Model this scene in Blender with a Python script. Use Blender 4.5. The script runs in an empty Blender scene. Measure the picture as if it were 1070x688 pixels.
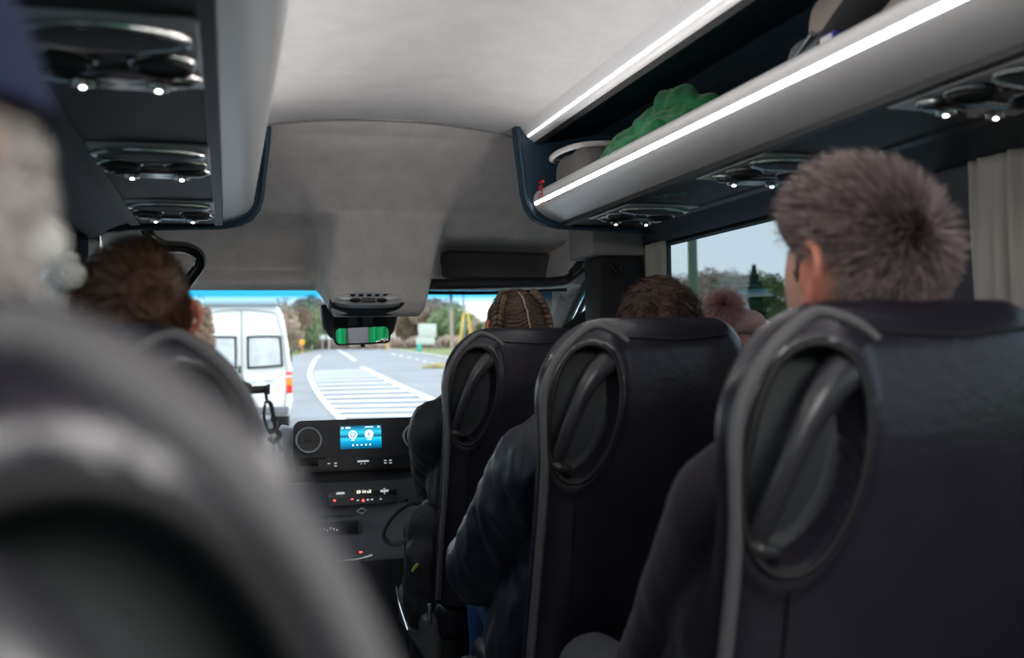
import bpy, bmesh, math, random
import numpy as np
from mathutils import Vector, Matrix, noise
R = random.Random(7)
PI = math.pi
C = bpy.context.scene.collection
scene = bpy.context.scene

# ---------------------------------------------------------------- camera
cam_d = bpy.data.cameras.new('camera'); cam = bpy.data.objects.new('camera', cam_d); C.objects.link(cam)
cam_d.lens = 35; cam_d.sensor_width = 36; cam_d.clip_start = .01; cam_d.clip_end = 2000
YAW, PITCH, ROLL = math.atan(298.4/1040), math.atan(21.3/1040*math.cos(math.atan(298.4/1040))), .0157
CM = Matrix.Rotation(-YAW, 4, 'Z') @ Matrix.Rotation(PI/2+PITCH, 4, 'X') @ Matrix.Rotation(-ROLL, 4, 'Z')
cam.matrix_world = CM
scene.camera = cam
cam_d.dof.use_dof = True; cam_d.dof.focus_distance = 3.2; cam_d.dof.aperture_fstop = 3.0
# ---------------------------------------------------------------- world
w = bpy.data.worlds.new('overcast_sky'); scene.world = w; w.use_nodes = True
nt = w.node_tree; nt.nodes.clear()
out = nt.nodes.new('ShaderNodeOutputWorld'); bg = nt.nodes.new('ShaderNodeBackground')
tc = nt.nodes.new('ShaderNodeTexCoord'); sep = nt.nodes.new('ShaderNodeSeparateXYZ')
ramp = nt.nodes.new('ShaderNodeValToRGB'); nz = nt.nodes.new('ShaderNodeTexNoise'); mixn = nt.nodes.new('ShaderNodeMixRGB')
nz.inputs['Scale'].default_value = 2.2; nz.inputs['Detail'].default_value = 5
ramp.color_ramp.elements[0].position = .0; ramp.color_ramp.elements[0].color = (1, 1, 1, 1)
ramp.color_ramp.elements[1].position = .6; ramp.color_ramp.elements[1].color = (.80, .88, .97, 1)
cr2 = nt.nodes.new('ShaderNodeValToRGB'); cr2.color_ramp.elements[0].position = .35; cr2.color_ramp.elements[0].color = (.78, .82, .88, 1)
cr2.color_ramp.elements[1].position = .7; cr2.color_ramp.elements[1].color = (1, 1, 1, 1)
mixn.blend_type = 'MULTIPLY'; mixn.inputs[0].default_value = .8
nt.links.new(tc.outputs['Generated'], sep.inputs[0]); nt.links.new(sep.outputs['Z'], ramp.inputs[0])
nt.links.new(tc.outputs['Generated'], nz.inputs['Vector']); nt.links.new(nz.outputs['Fac'], cr2.inputs[0])
nt.links.new(ramp.outputs[0], mixn.inputs[1]); nt.links.new(cr2.outputs[0], mixn.inputs[2])
nt.links.new(mixn.outputs[0], bg.inputs[0]); nt.links.new(bg.outputs[0], out.inputs[0])
bg.inputs[1].default_value = 1.85
def area(name, loc, aim, sx, sy, power, col=(1,1,1), portal=False):
    l = bpy.data.lights.new(name, 'AREA'); l.shape = 'RECTANGLE'; l.size = sx; l.size_y = sy; l.energy = power; l.color = col
    o = bpy.data.objects.new(name, l); C.objects.link(o); o.location = loc
    o.rotation_euler = Vector(aim).to_track_quat('-Z', 'Y').to_euler()
    if portal: l.cycles.is_portal = True
    return o
area('daylight_portal', (.5, 4.3, -.05), (0, -1, 0), 1.9, .9, 1, portal=True)
area('daylight_portal', (1.47, 1.2, .08), (-1, 0, 0), 4.6, .75, 1, portal=True).rotation_euler = (PI/2, 0, PI/2)
area('daylight_portal', (-.47, 1.2, .08), (1, 0, 0), 4.6, .75, 1, portal=True).rotation_euler = (PI/2, 0, -PI/2)
# right light follows the lip LED; the left one is added fill light
for sx in (-1, 1):
    area('led_and_fill_light', (.5+sx*.412, .6, .448), (-sx, 0, .4), 4.4, .008, 4.6, (1, .96, .94)).rotation_euler = (PI/2+.4, 0, sx*PI/2)
area('added_ceiling_fill', (.5, -1.2, .66), (0, 0, -1), .5, 1.6, 26, (1, .97, .95))  # added fill light behind the camera, no lamp body there
scene.view_settings.view_transform = 'Standard'; scene.view_settings.look = 'None'
scene.view_settings.gamma = 1; scene.view_settings.use_curve_mapping = False; scene.view_settings.exposure = .82
scene.cycles.sample_clamp_indirect = 6; scene.cycles.use_denoising = True
scene.cycles.transparent_max_bounces = 24; scene.cycles.max_bounces = 8; scene.cycles.caustics_reflective = False

# ---------------------------------------------------------------- measuring helpers
def ray(px, py): return (CM.to_3x3() @ Vector(((px-535)/1040, (344-py)/1040, -1)))
def PY(px, py, Y): r = ray(px, py); return r*(Y/r.y)
def PX(px, py, X): r = ray(px, py); return r*(X/r.x)
GZ0, GS = -1.8, .0062
GB, GS2 = 20.0, .0155
def gz(y): return GZ0+GS*min(y, GB)+GS2*max(0, y-GB)
def G(px, py):                       # where the ray through a pixel meets the road (gentle rise beyond 20 m)
    r = ray(px, py); p = r*(GZ0/(r.z-GS*r.y))
    if p.y > GB or p.y < 0: p = r*((GZ0+(GS-GS2)*GB)/(r.z-GS2*r.y))
    return p

# ---------------------------------------------------------------- materials
MATS = {}
def mat(name, col, rough=.6, metal=0, noise_amt=0, noise_scale=20, bump=0, bump_scale=200, spec=.5, emit=None, estr=0, coat=0, sheen=0, alpha=1, col2=None):
    if name in MATS: return MATS[name]
    m = bpy.data.materials.new(name); m.use_nodes = True; t = m.node_tree
    b = t.nodes['Principled BSDF']
    b.inputs['Base Color'].default_value = (*col, 1); b.inputs['Roughness'].default_value = rough
    b.inputs['Metallic'].default_value = metal; b.inputs['Specular IOR Level'].default_value = spec
    b.inputs['Coat Weight'].default_value = coat; b.inputs['Sheen Weight'].default_value = sheen; b.inputs['Alpha'].default_value = alpha
    if emit: b.inputs['Emission Color'].default_value = (*emit, 1); b.inputs['Emission Strength'].default_value = estr
    co = t.nodes.new('ShaderNodeTexCoord')
    if noise_amt or col2:
        n = t.nodes.new('ShaderNodeTexNoise'); n.inputs['Scale'].default_value = noise_scale; n.inputs['Detail'].default_value = 4
        r = t.nodes.new('ShaderNodeValToRGB'); r.color_ramp.elements[0].position = .35; r.color_ramp.elements[1].position = .65
        c2 = col2 or tuple(min(1, c*(1+noise_amt)) for c in col); c1 = col if col2 else tuple(c*(1-noise_amt) for c in col)
        r.color_ramp.elements[0].color = (*c1, 1); r.color_ramp.elements[1].color = (*c2, 1)
        t.links.new(co.outputs['Object'], n.inputs['Vector']); t.links.new(n.outputs['Fac'], r.inputs[0]); t.links.new(r.outputs[0], b.inputs['Base Color'])
    if bump:
        n2 = t.nodes.new('ShaderNodeTexNoise'); n2.inputs['Scale'].default_value = bump_scale; n2.inputs['Detail'].default_value = 3
        bp = t.nodes.new('ShaderNodeBump'); bp.inputs['Strength'].default_value = bump; bp.inputs['Distance'].default_value = .01
        t.links.new(co.outputs['Object'], n2.inputs['Vector']); t.links.new(n2.outputs['Fac'], bp.inputs['Height']); t.links.new(bp.outputs[0], b.inputs['Normal'])
    MATS[name] = m; return m
def glass(name, tint, gloss=.06, band=None):
    m = bpy.data.materials.new(name); m.use_nodes = True; t = m.node_tree; t.nodes.clear()
    o = t.nodes.new('ShaderNodeOutputMaterial'); tr = t.nodes.new('ShaderNodeBsdfTransparent'); g = t.nodes.new('ShaderNodeBsdfGlossy'); mx = t.nodes.new('ShaderNodeMixShader')
    fr = t.nodes.new('ShaderNodeLayerWeight'); fr.inputs[0].default_value = .25
    mu = t.nodes.new('ShaderNodeMath'); mu.operation = 'MULTIPLY'; mu.inputs[1].default_value = gloss*4
    g.inputs['Roughness'].default_value = .02; tr.inputs[0].default_value = (*tint, 1)
    t.links.new(fr.outputs['Facing'], mu.inputs[0]); t.links.new(mu.outputs[0], mx.inputs[0])
    t.links.new(tr.outputs[0], mx.inputs[1]); t.links.new(g.outputs[0], mx.inputs[2]); t.links.new(mx.outputs[0], o.inputs[0])
    if band:                                  # sun band of dyed glass along the upper edge of the windscreen
        z0, z1, bc = band
        ge = t.nodes.new('ShaderNodeNewGeometry'); sp = t.nodes.new('ShaderNodeSeparateXYZ'); mr = t.nodes.new('ShaderNodeMapRange'); mc = t.nodes.new('ShaderNodeMixRGB')
        mr.inputs[1].default_value = z0; mr.inputs[2].default_value = z1; mr.clamp = True
        t.links.new(ge.outputs['Position'], sp.inputs[0]); t.links.new(sp.outputs['Z'], mr.inputs[0]); t.links.new(mr.outputs[0], mc.inputs[0])
        mc.inputs[1].default_value = (*tint, 1); mc.inputs[2].default_value = (*bc, 1); t.links.new(mc.outputs[0], tr.inputs[0])
    return m
LEATHER = mat('black_leather', (.022, .019, .029), .27, bump=.12, bump_scale=60, spec=.55, noise_amt=.15, noise_scale=6)
PIPING = mat('grey_piping', (.13, .125, .13), .55, bump=.3, bump_scale=400)
DARKPL = mat('dark_plastic', (.022, .022, .026), .45, bump=.1, bump_scale=500)
HANDLE = mat('grey_handle_plastic', (.035, .034, .040), .33, spec=.6)
BLACK = mat('black_rubber', (.008, .008, .009), .6)
CHROME = mat('satin_chrome', (.55, .55, .55), .22, 1)
SILVER = mat('silver_plate', (.66, .68, .67), .35, .15)
LIP = mat('satin_aluminium', (.80, .80, .80), .30, .12)
LED = mat('led_diffuser', (1, 1, 1), .5, emit=(1, .98, .97), estr=5)
LED2 = mat('led_diffuser_soft', (.8, .8, .8), .5, emit=(1, .97, .95), estr=1.6)
HEADL = mat('headliner_fabric', (.74, .69, .67), .92, bump=.35, bump_scale=90, noise_amt=.06, noise_scale=14)
CEILF = mat('ceiling_fabric', (.60, .595, .595), .92, bump=.35, bump_scale=60, noise_amt=.04, noise_scale=10)
NAVY = mat('dark_blue_felt', (.022, .055, .085), .9, bump=.3, bump_scale=200, noise_amt=.2)
PANELB = mat('black_panel', (.018, .019, .020), .5, bump=.15, bump_scale=300)
FLOORM = mat('grey_vinyl_floor', (.085, .09, .095), .7, noise_amt=.2, noise_scale=80)
CURTAIN = mat('beige_curtain_cloth', (.42, .40, .37), .9, bump=.2, bump_scale=300)

# ---------------------------------------------------------------- mesh helpers
def mesh_obj(name, verts, faces, m, parent=None, smooth=True, mods=None):
    me = bpy.data.meshes.new(name); me.from_pydata([tuple(v) for v in verts], [], [tuple(f) for f in faces]); me.update()
    o = bpy.data.objects.new(name, me); C.objects.link(o)
    if m: me.materials.append(m)
    if smooth: me.polygons.foreach_set('use_smooth', [True]*len(me.polygons))
    if parent: o.parent = parent
    return o
class MB:
    def __init__(s): s.v = []; s.f = []
    def add(s, v, f):
        n = len(s.v); s.v += [tuple(p) for p in v]; s.f += [tuple(i+n for i in q) for q in f]; return s
    def box(s, lo, hi, M=None, bev=0):
        bm = bmesh.new(); bmesh.ops.create_cube(bm, size=1)
        d = [hi[i]-lo[i] for i in range(3)]; c = [(hi[i]+lo[i])/2 for i in range(3)]
        for v in bm.verts: v.co = Vector([v.co[i]*d[i]+c[i] for i in range(3)])
        if bev: bmesh.ops.bevel(bm, geom=bm.edges[:], offset=min(bev, min(abs(x) for x in d)*.49), segments=3, affect='EDGES', profile=.5)
        if M: bmesh.ops.transform(bm, matrix=M, verts=bm.verts)
        bm.verts.ensure_lookup_table(); s.add([v.co for v in bm.verts], [[v.index for v in f.verts] for f in bm.faces]); bm.free(); return s
    def tube(s, pts, rad, seg=12, smooth=True, flat=1.0, cap=True, n=8, closed=False):
        pts = [Vector(p) for p in pts]
        rad = rad if isinstance(rad, (list, tuple)) else [rad]*len(pts)
        if smooth and len(pts) > 2:
            P, Q = [], []; N = len(pts)
            rng = range(N) if closed else range(N-1)
            for i in rng:
                g = (lambda k: pts[k % N]) if closed else (lambda k: pts[max(0, min(N-1, k))])
                p0, p1, p2, p3 = g(i-1), g(i), g(i+1), g(i+2)
                for k in range(n):
                    t = k/n; P.append(.5*((2*p1)+(p2-p0)*t+(2*p0-5*p1+4*p2-p3)*t*t+(3*p1-p0-3*p2+p3)*t**3)); Q.append(rad[i]*(1-t)+rad[(i+1) % N]*t)
            if not closed: P.append(pts[-1]); Q.append(rad[-1])
            pts, rad = P, Q
        V, F = [], []; N = len(pts); up = None
        for i, p in enumerate(pts):
            a = pts[(i+1) % N] if (closed or i < N-1) else p; b = pts[i-1] if (closed or i > 0) else p
            t = (a-b).normalized()
            if up is None: up = t.orthogonal().normalized()
            up = (up-t*up.dot(t)).normalized(); sd = t.cross(up)
            for k in range(seg):
                an = 2*PI*k/seg; V.append(p+(up*math.cos(an)*flat+sd*math.sin(an))*rad[i])
        for i in range(N if closed else N-1):
            j = (i+1) % N
            for k in range(seg): F.append((i*seg+k, i*seg+(k+1) % seg, j*seg+(k+1) % seg, j*seg+k))
        if cap and not closed: F.append(tuple(range(seg-1, -1, -1))); F.append(tuple((N-1)*seg+k for k in range(seg)))
        return s.add(V, F)
    def ell(s, c, r, M=None, nu=24, nv=14):
        V, F = [], []
        for j in range(nv+1):
            ph = -PI/2+PI*j/nv
            for i in range(nu):
                th = 2*PI*i/nu; p = Vector((r[0]*math.cos(ph)*math.cos(th), r[1]*math.cos(ph)*math.sin(th), r[2]*math.sin(ph)))
                if M: p = M @ p
                V.append(p+Vector(c))
        for j in range(nv):
            for i in range(nu): F.append((j*nu+i, j*nu+(i+1) % nu, (j+1)*nu+(i+1) % nu, (j+1)*nu+i))
        return s.add(V, F)
    def extr(s, prof, y0, y1, axis='Y', closed=True, cap=True):
        n = len(prof)
        def pt(p, y): return (p[0], y, p[1]) if axis == 'Y' else (y, p[0], p[1]) if axis == 'X' else (p[0], p[1], y)
        V = [pt(p, y0) for p in prof]+[pt(p, y1) for p in prof]
        F = [(i, (i+1) % n, n+(i+1) % n, n+i) for i in range(n if closed else n-1)]
        if cap and closed: F += [tuple(range(n-1, -1, -1)), tuple(range(n, 2*n))]
        return s.add(V, F)
    def lathe(s, prof, c, axis=(0, 0, 1), seg=32, sc=(1, 1)):
        q = Vector((0, 0, 1)).rotation_difference(Vector(axis).normalized()).to_matrix(); V, F = [], []
        for r, z in prof:
            for k in range(seg):
                a = 2*PI*k/seg; V.append(Vector(c)+q @ Vector((r*math.cos(a)*sc[0], r*math.sin(a)*sc[1], z)))
        for i in range(len(prof)-1):
            for k in range(seg): F.append((i*seg+k, i*seg+(k+1) % seg, (i+1)*seg+(k+1) % seg, (i+1)*seg+k))
        F.append(tuple(range(seg-1, -1, -1))); F.append(tuple((len(prof)-1)*seg+k for k in range(seg)))
        return s.add(V, F)
    def xf(s, M): s.v = [tuple(M @ Vector(v)) for v in s.v]; return s
    def build(s, name, m, parent=None, smooth=None, ang=40):
        o = mesh_obj(name, s.v, s.f, m, parent, smooth=True)
        bm = bmesh.new(); bm.from_mesh(o.data); bmesh.ops.recalc_face_normals(bm, faces=bm.faces)
        for e in bm.edges:
            if len(e.link_faces) == 2 and e.calc_face_angle(0) > math.radians(ang): e.smooth = False
        bm.to_mesh(o.data); bm.free()
        return o
def tag(o, label=None, cat=None, group=None, kind=None):
    if label: o['label'] = label
    if cat: o['category'] = cat
    if group: o['group'] = group
    if kind: o['kind'] = kind
    return o
def empty(name, loc, rz=0, rx=0):
    o = bpy.data.objects.new(name, None); C.objects.link(o); o.location = loc; o.rotation_euler = (rx, 0, rz); o.empty_display_size = .1; return o
def copy_tree(o, parent=None):
    c = o.copy(); C.objects.link(c); c.parent = parent
    for ch in [x for x in C.objects if x.parent == o]: copy_tree(ch, c)
    return c
def struct(name, mb, m, ang=40):
    o = mb.build(name, m, ang=ang); o['kind'] = 'structure'; return o
def text(name, s, size, M, m, parent=None, depth=.0006):
    cu = bpy.data.curves.new(name, 'FONT'); cu.body = s; cu.size = size; cu.extrude = depth; cu.align_x = 'CENTER'; cu.align_y = 'CENTER'
    t = bpy.data.objects.new(name, cu); C.objects.link(t); dg = bpy.context.evaluated_depsgraph_get()
    me = bpy.data.meshes.new_from_object(t.evaluated_get(dg)); bpy.data.objects.remove(t)
    me.transform(M); me.materials.clear(); me.materials.append(m)
    o = bpy.data.objects.new(name, me); C.objects.link(o)
    if parent: o.parent = parent
    return o
# ================================================================ THE SETTING: coach body
CX = .5
YR = -2.7
# main ceiling, gently crowned
pr = [(CX-.86, .705)]+[(CX+x, .715-.035*(abs(x)/.4)**2.2) for x in np.linspace(-.40, .40, 31)]+[(CX+.86, .705)]
mb = MB().extr(pr+[(CX+.86, .78), (CX-.86, .78)], YR, 3.06); struct('ceiling', mb, CEILF)
struct('floor', MB().box((-.55, YR, -1.26), (1.55, 4.7, -1.2)), FLOORM)
for sgn, nm, wt, wb in ((-1, 'left', .89, .91), (1, 'right', .89, .94)):
    def wx(z): return CX+sgn*(wt+(wb-wt)*min(1, max(0, (.36-z)/.5)))
    mb = MB()
    o1, o2 = CX+sgn*.99, CX+sgn*1.0
    def slab(y0, y1, z0, z1):
        mb.extr([(wx(z0), z0), (wx(z1), z1), (o1, z1), (o1, z0)], y0, y1)
    slab(YR, 4.6 if 0 else 3.5, -1.2, -.2)
    slab(YR, 3.45, .36, .78)
    for y0, y1 in ((YR, -2.2), (-.75, -.6), (1.6 if sgn > 0 else 1.5, 1.72), (3.17, 3.42)): slab(y0, y1, -.2, .36)
    struct('wall_'+nm, mb, mat('wall_lining', (.055, .06, .075), .8, bump=.2, bump_scale=200))
    # panes
    for k, (y0, y1) in enumerate(((-2.2, -.75), (-.6, 1.6 if sgn > 0 else 1.5), (1.72, 3.17))):
        g = MB().extr([(CX+sgn*.955, -.2), (CX+sgn*.945, .36), (CX+sgn*.949, .36), (CX+sgn*.959, -.2)], y0, y1)
        if 'G_SIDE' not in MATS: MATS['G_SIDE'] = glass('tinted_side_glass', (.46, .51, .53), .05)
        struct('window_%d' % (k+1 if sgn < 0 else k+4), g, MATS['G_SIDE'])
        r = MB(); x0, x1 = CX+sgn*.93, CX+sgn*.97
        for (a, b, c, d) in ((y0, y0+.025, -.2, .36), (y1-.025, y1, -.2, .36), (y0, y1, .345, .36), (y0, y1, -.2, -.18)):
            r.box((min(x0, x1), a, c), (max(x0, x1), b, d))
        struct('trim_%d' % (k+1 if sgn < 0 else k+4), r, BLACK)
# rear wall with rear window
mb = MB().box((-.5, YR-.05, -1.2), (1.5, YR, -.15)).box((-.5, YR-.05, .4), (1.5, YR, .78)).box((-.5, YR-.05, -.15), (-.1, YR, .4)).box((1.1, YR-.05, -.15), (1.5, YR, .4)).box((.45, YR-.05, -.15), (.55, YR, .4))
struct('wall_rear', mb, MATS['wall_lining'])
struct('window_7', MB().box((-.1, YR-.03, -.15), (1.1, YR-.025, .4)), MATS['G_SIDE'])

# headliner over the cab
def sm(a, b, x):
    t = min(1, max(0, (x-a)/(b-a))); return t*t*(3-2*t)
P0 = [(0, 3.05, .68), (.12, 3.16, .655), (.3, 3.33, .575), (.5, 3.50, .475), (.68, 3.62, .375), (.8, 3.68, .305), (.9, 3.70, .262), (.96, 3.72, .236), (1, 3.76, .228)]
def prof(v):
    for i in range(len(P0)-1):
        a, b = P0[i], P0[i+1]
        if v <= b[0]: t = (v-a[0])/(b[0]-a[0]); return a[1]*(1-t)+b[1]*t, a[2]*(1-t)+b[2]*t
    return P0[-1][1:]
V, F = [], []; NU, NV = 150, 110; TR = []
for j in range(NV+1):
    v = j/NV; y, z = prof(v)
    for i in range(NU+1):
        x = -.46+1.92*i/NU; yy, zz = y, z
        crown = .035*(1-((x-CX)/.9)**2)*(1-v); zz += crown
        # centre console bulge
        hw = .30-.15*v; f = 1-sm(hw, hw+.055, abs(x-.525)); f *= sm(.25, .95, v)
        yy -= .16*f; zz -= .105*f*sm(.5, 1, v)
        # left pocket
        l = (1-sm(.29, .36, x+.12*(v-.8)))*sm(-.33, -.26, x); g = sm(.50, .64, v)*(1-sm(.84, .93, v))
        yy += .10*l*g; zz += .02*l*g
        # storage tray over the driver
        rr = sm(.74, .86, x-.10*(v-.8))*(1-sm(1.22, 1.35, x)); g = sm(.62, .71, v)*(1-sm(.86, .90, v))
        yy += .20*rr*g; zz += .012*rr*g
        # sides come down
        s = sm(.72, .96, abs(x-CX)); zz -= .03*s*(1-v)
        # fine seam
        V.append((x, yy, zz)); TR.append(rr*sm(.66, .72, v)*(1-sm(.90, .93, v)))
for j in range(NV):
    for i in range(NU): F.append((j*(NU+1)+i, j*(NU+1)+i+1, (j+1)*(NU+1)+i+1, (j+1)*(NU+1)+i))
hl = mesh_obj('trim_7', V, F, HEADL); hl['kind'] = 'structure'; hl.data.materials.append(mat('tray_shade', (.15, .147, .15), .9, bump=.2, bump_scale=90))  # darker second material paints shade into the tray pocket
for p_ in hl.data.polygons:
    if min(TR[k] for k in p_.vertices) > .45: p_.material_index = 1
md = hl.modifiers.new('thick', 'SOLIDIFY'); md.thickness = .01; md.offset = 1
# light blocker: the steel roof and header above the windscreen
struct('trim_8', MB().extr([(3.0, .80), (3.6, .78), (4.15, .56), (4.12, .250), (3.79, .238), (3.79, .246), (4.08, .262), (4.08, .52), (3.5, .74), (3.0, .77)], -.5, 1.5, axis='X'), BLACK)
struct('trim_9', MB().tube([(CX+x, 3.055, .712-.035*(abs(x)/.4)**2.2) for x in np.linspace(-.40, .40, 15)], .0035, 6, smooth=False), mat('seam_grey', (.25, .25, .25), .9))
for k, px in enumerate((345, 410, 485)):
    p = PY(px, 141+.5*k, 3.10); 
    tag(MB().lathe([(.004, 0), (.0045, -.002), (.002, -.004)], (p.x, 3.10, .69+.028*(1-((p.x-CX)/.9)**2)), seg=10).build('headliner_screw', BLACK), ['small screw head in the cab headliner, leftmost of the three under the ceiling seam', 'small screw head in the cab headliner, middle of the three under the ceiling seam', 'small screw head in the cab headliner, rightmost of the three under the ceiling seam'][k], 'screw', 'screws along the headliner seam')

# cab sides, pillars, doors and windscreen
for sgn, nm in ((-1, 'left'), (1, 'right')):
    X = lambda w: CX+sgn*w
    mb = MB()
    mb.extr([(X(.90), -1.2), (X(.88), -.14), (X(.98), -.14), (X(1.0), -1.2)], 3.42, 4.65)      # door lower
    # roof side rail, curving down towards the A pillar
    rail = [(3.35, .50, .86), (3.55, .40, .86), (3.75, .27, .84), (4.0, .12, .86), (4.25, -.06, .88), (4.5, -.22, .90)]
    Vv, Ff = [], []
    for (y, z, ww) in rail:
        Vv += [(X(ww-.10), y-.0, z+.03), (X(ww-.03), y, z-.045), (X(ww+.03), y, z-.05), (X(ww+.10), y, z+.12), (X(ww-.08), y, z+.25)]
    for i in range(len(rail)-1):
        for k in range(5): Ff.append((i*5+k, i*5+(k+1) % 5, (i+1)*5+(k+1) % 5, (i+1)*5+k))
    Ff += [(0, 1, 2, 3, 4), tuple((len(rail)-1)*5+k for k in range(5))]
    mb.add(Vv, Ff)
    struct('trim_%d' % (10 if sgn < 0 else 11), mb, HEADL, ang=60)
    dg = MB().extr([(X(.945), -.14), (X(.925), .34), (X(.93), .34), (X(.95), -.14)], 3.42, 4.5); struct('window_%d' % (8 if sgn < 0 else 9), dg, MATS.setdefault('G_DOOR', glass('pale_door_glass', (.80, .88, .88), .05)))
    # rubber door seals following the opening
    pts = [(X(.865), 3.44, -.14), (X(.86), 3.44, .12), (X(.855), 3.48, .27), (X(.85), 3.62, .26), (X(.85), 3.80, .16), (X(.86), 4.05, 0.01), (X(.88), 4.3, -.14)]
    struct('trim_%d' % (12 if sgn < 0 else 13), MB().tube(pts, .014, 10).tube([(p[0]+sgn*.03, p[1]+.03, p[2]-.025) for p in pts], .010, 10), BLACK)
    # A pillar lining beside the windscreen
    ap = [(X(.84), 3.80, .21), (X(.86), 4.05, .06), (X(.90), 4.35, -.14), (X(.95), 4.6, -.32)]
    struct('trim_%d' % (14 if sgn < 0 else 15), MB().tube(ap, .045, 12), mat('pillar_lining', (.30, .29, .29), .85))
WS = glass('windscreen_glass', (.90, .94, .94), .03, band=(.145, .215, (.02, .24, .40)))
struct('window_10', MB().add([(-.42, 3.79, .26), (1.42, 3.79, .26), (1.48, 4.62, -.44), (-.48, 4.62, -.44)], [(0, 1, 2, 3)]), WS)

# ---------------------------------------------------------------- B pillar with belt anchor, right
p = empty('seat_belt_pillar', (1.33, 3.3, -1.2)); tag(p, 'black and grey belt pillar between the cab and the coach window', 'pillar')
q = lambda x, y, z: (x-1.33, y-3.3, z+1.2)
mb = MB(); 
mb.add([q(*v) for v in [PY(635, 272, 3.22), PY(655, 266, 3.22), PY(658, 345, 3.22), PY(646, 338, 3.22), PY(645, 305, 3.22),
      PY(635, 272, 3.36), PY(655, 266, 3.36), PY(658, 345, 3.36), PY(646, 338, 3.36), PY(645, 305, 3.36)]],
      [(0, 1, 2, 3, 4), (9, 8, 7, 6, 5)]+[(i, (i+1) % 5, 5+(i+1) % 5, 5+i) for i in range(5)])
mb.build('belt_guide_cover', mat('grey_green_plastic', (.12, .125, .115), .6), p)
mb = MB().box(q(1.235, 3.20, -1.2), q(1.41, 3.36, .315), bev=.012); mb.build('pillar_cover', mat('black_cloth_trim', (.012, .012, .014), .8), p)
MB().tube([q(*PY(638, 276, 3.2)), q(*PY(644, 284, 3.19)), q(*PY(648, 287, 3.19)), q(*PY(649, 278, 3.2))], .006, 10).build('belt_slot', BLACK, p)
# grey fabric block above
struct('trim_16', MB().box((1.2, 3.18, .315), (1.42, 3.42, .44), bev=.01), mat('grey_block_fabric', (.30, .29, .29), .9))
belt = MB(); a, b, c_, d = PY(655, 308, 3.24), PY(640, 312, 3.3), PY(604, 338, 3.45), PY(585, 352, 3.5)
belt.tube([a, b, c_, d], [.03, .026, .026, .026], 10, flat=.2)
tag(belt.build('seat_belt', mat('black_webbing', (.010, .010, .012), .7)), 'black seat belt strap running diagonally down from the belt pillar across the cab window', 'seat belt')

# grab handle bar + tray edge over the driver
g = empty('overhead_storage_rim', PY(520, 290, 3.68)); tag(g, 'black moulded rim of the open overhead tray above the windscreen', 'tray rim')
L = g.location
rel = lambda v: Vector(v)-L
MB().tube([rel(PY(436, 308, 3.60)), rel(PY(446, 298, 3.64)), rel(PY(470, 297, 3.66)), rel(PY(530, 296, 3.66)), rel(PY(585, 294, 3.66)), rel(PY(600, 287, 3.62)), rel(PY(611, 278, 3.60))], [.014, .02, .02, .02, .02, .02, .018], 12, flat=.8).build('rim_bar', DARKPL, g)
MB().tube([rel(PY(596, 286, 3.60)), rel(PY(606, 277, 3.58)), rel(PY(613, 266, 3.58))], [.012, .019, .010], 10).build('rim_bracket', BLACK, g)
mb = MB().tube([rel(PY(444, 306, 3.67)), rel(PY(520, 306, 3.68)), rel(PY(592, 303, 3.68))], .007, 8); mb.build('rim_seal', BLACK, g)
# sun visor below tray
tag(MB().box((.85, 3.69, .236), (1.235, 3.735, .262), bev=.012).build('sun_visor', mat('visor_grey', (.42, .41, .41), .8)), 'pale grey folded sun visor along the top of the windscreen', 'sun visor')

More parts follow.
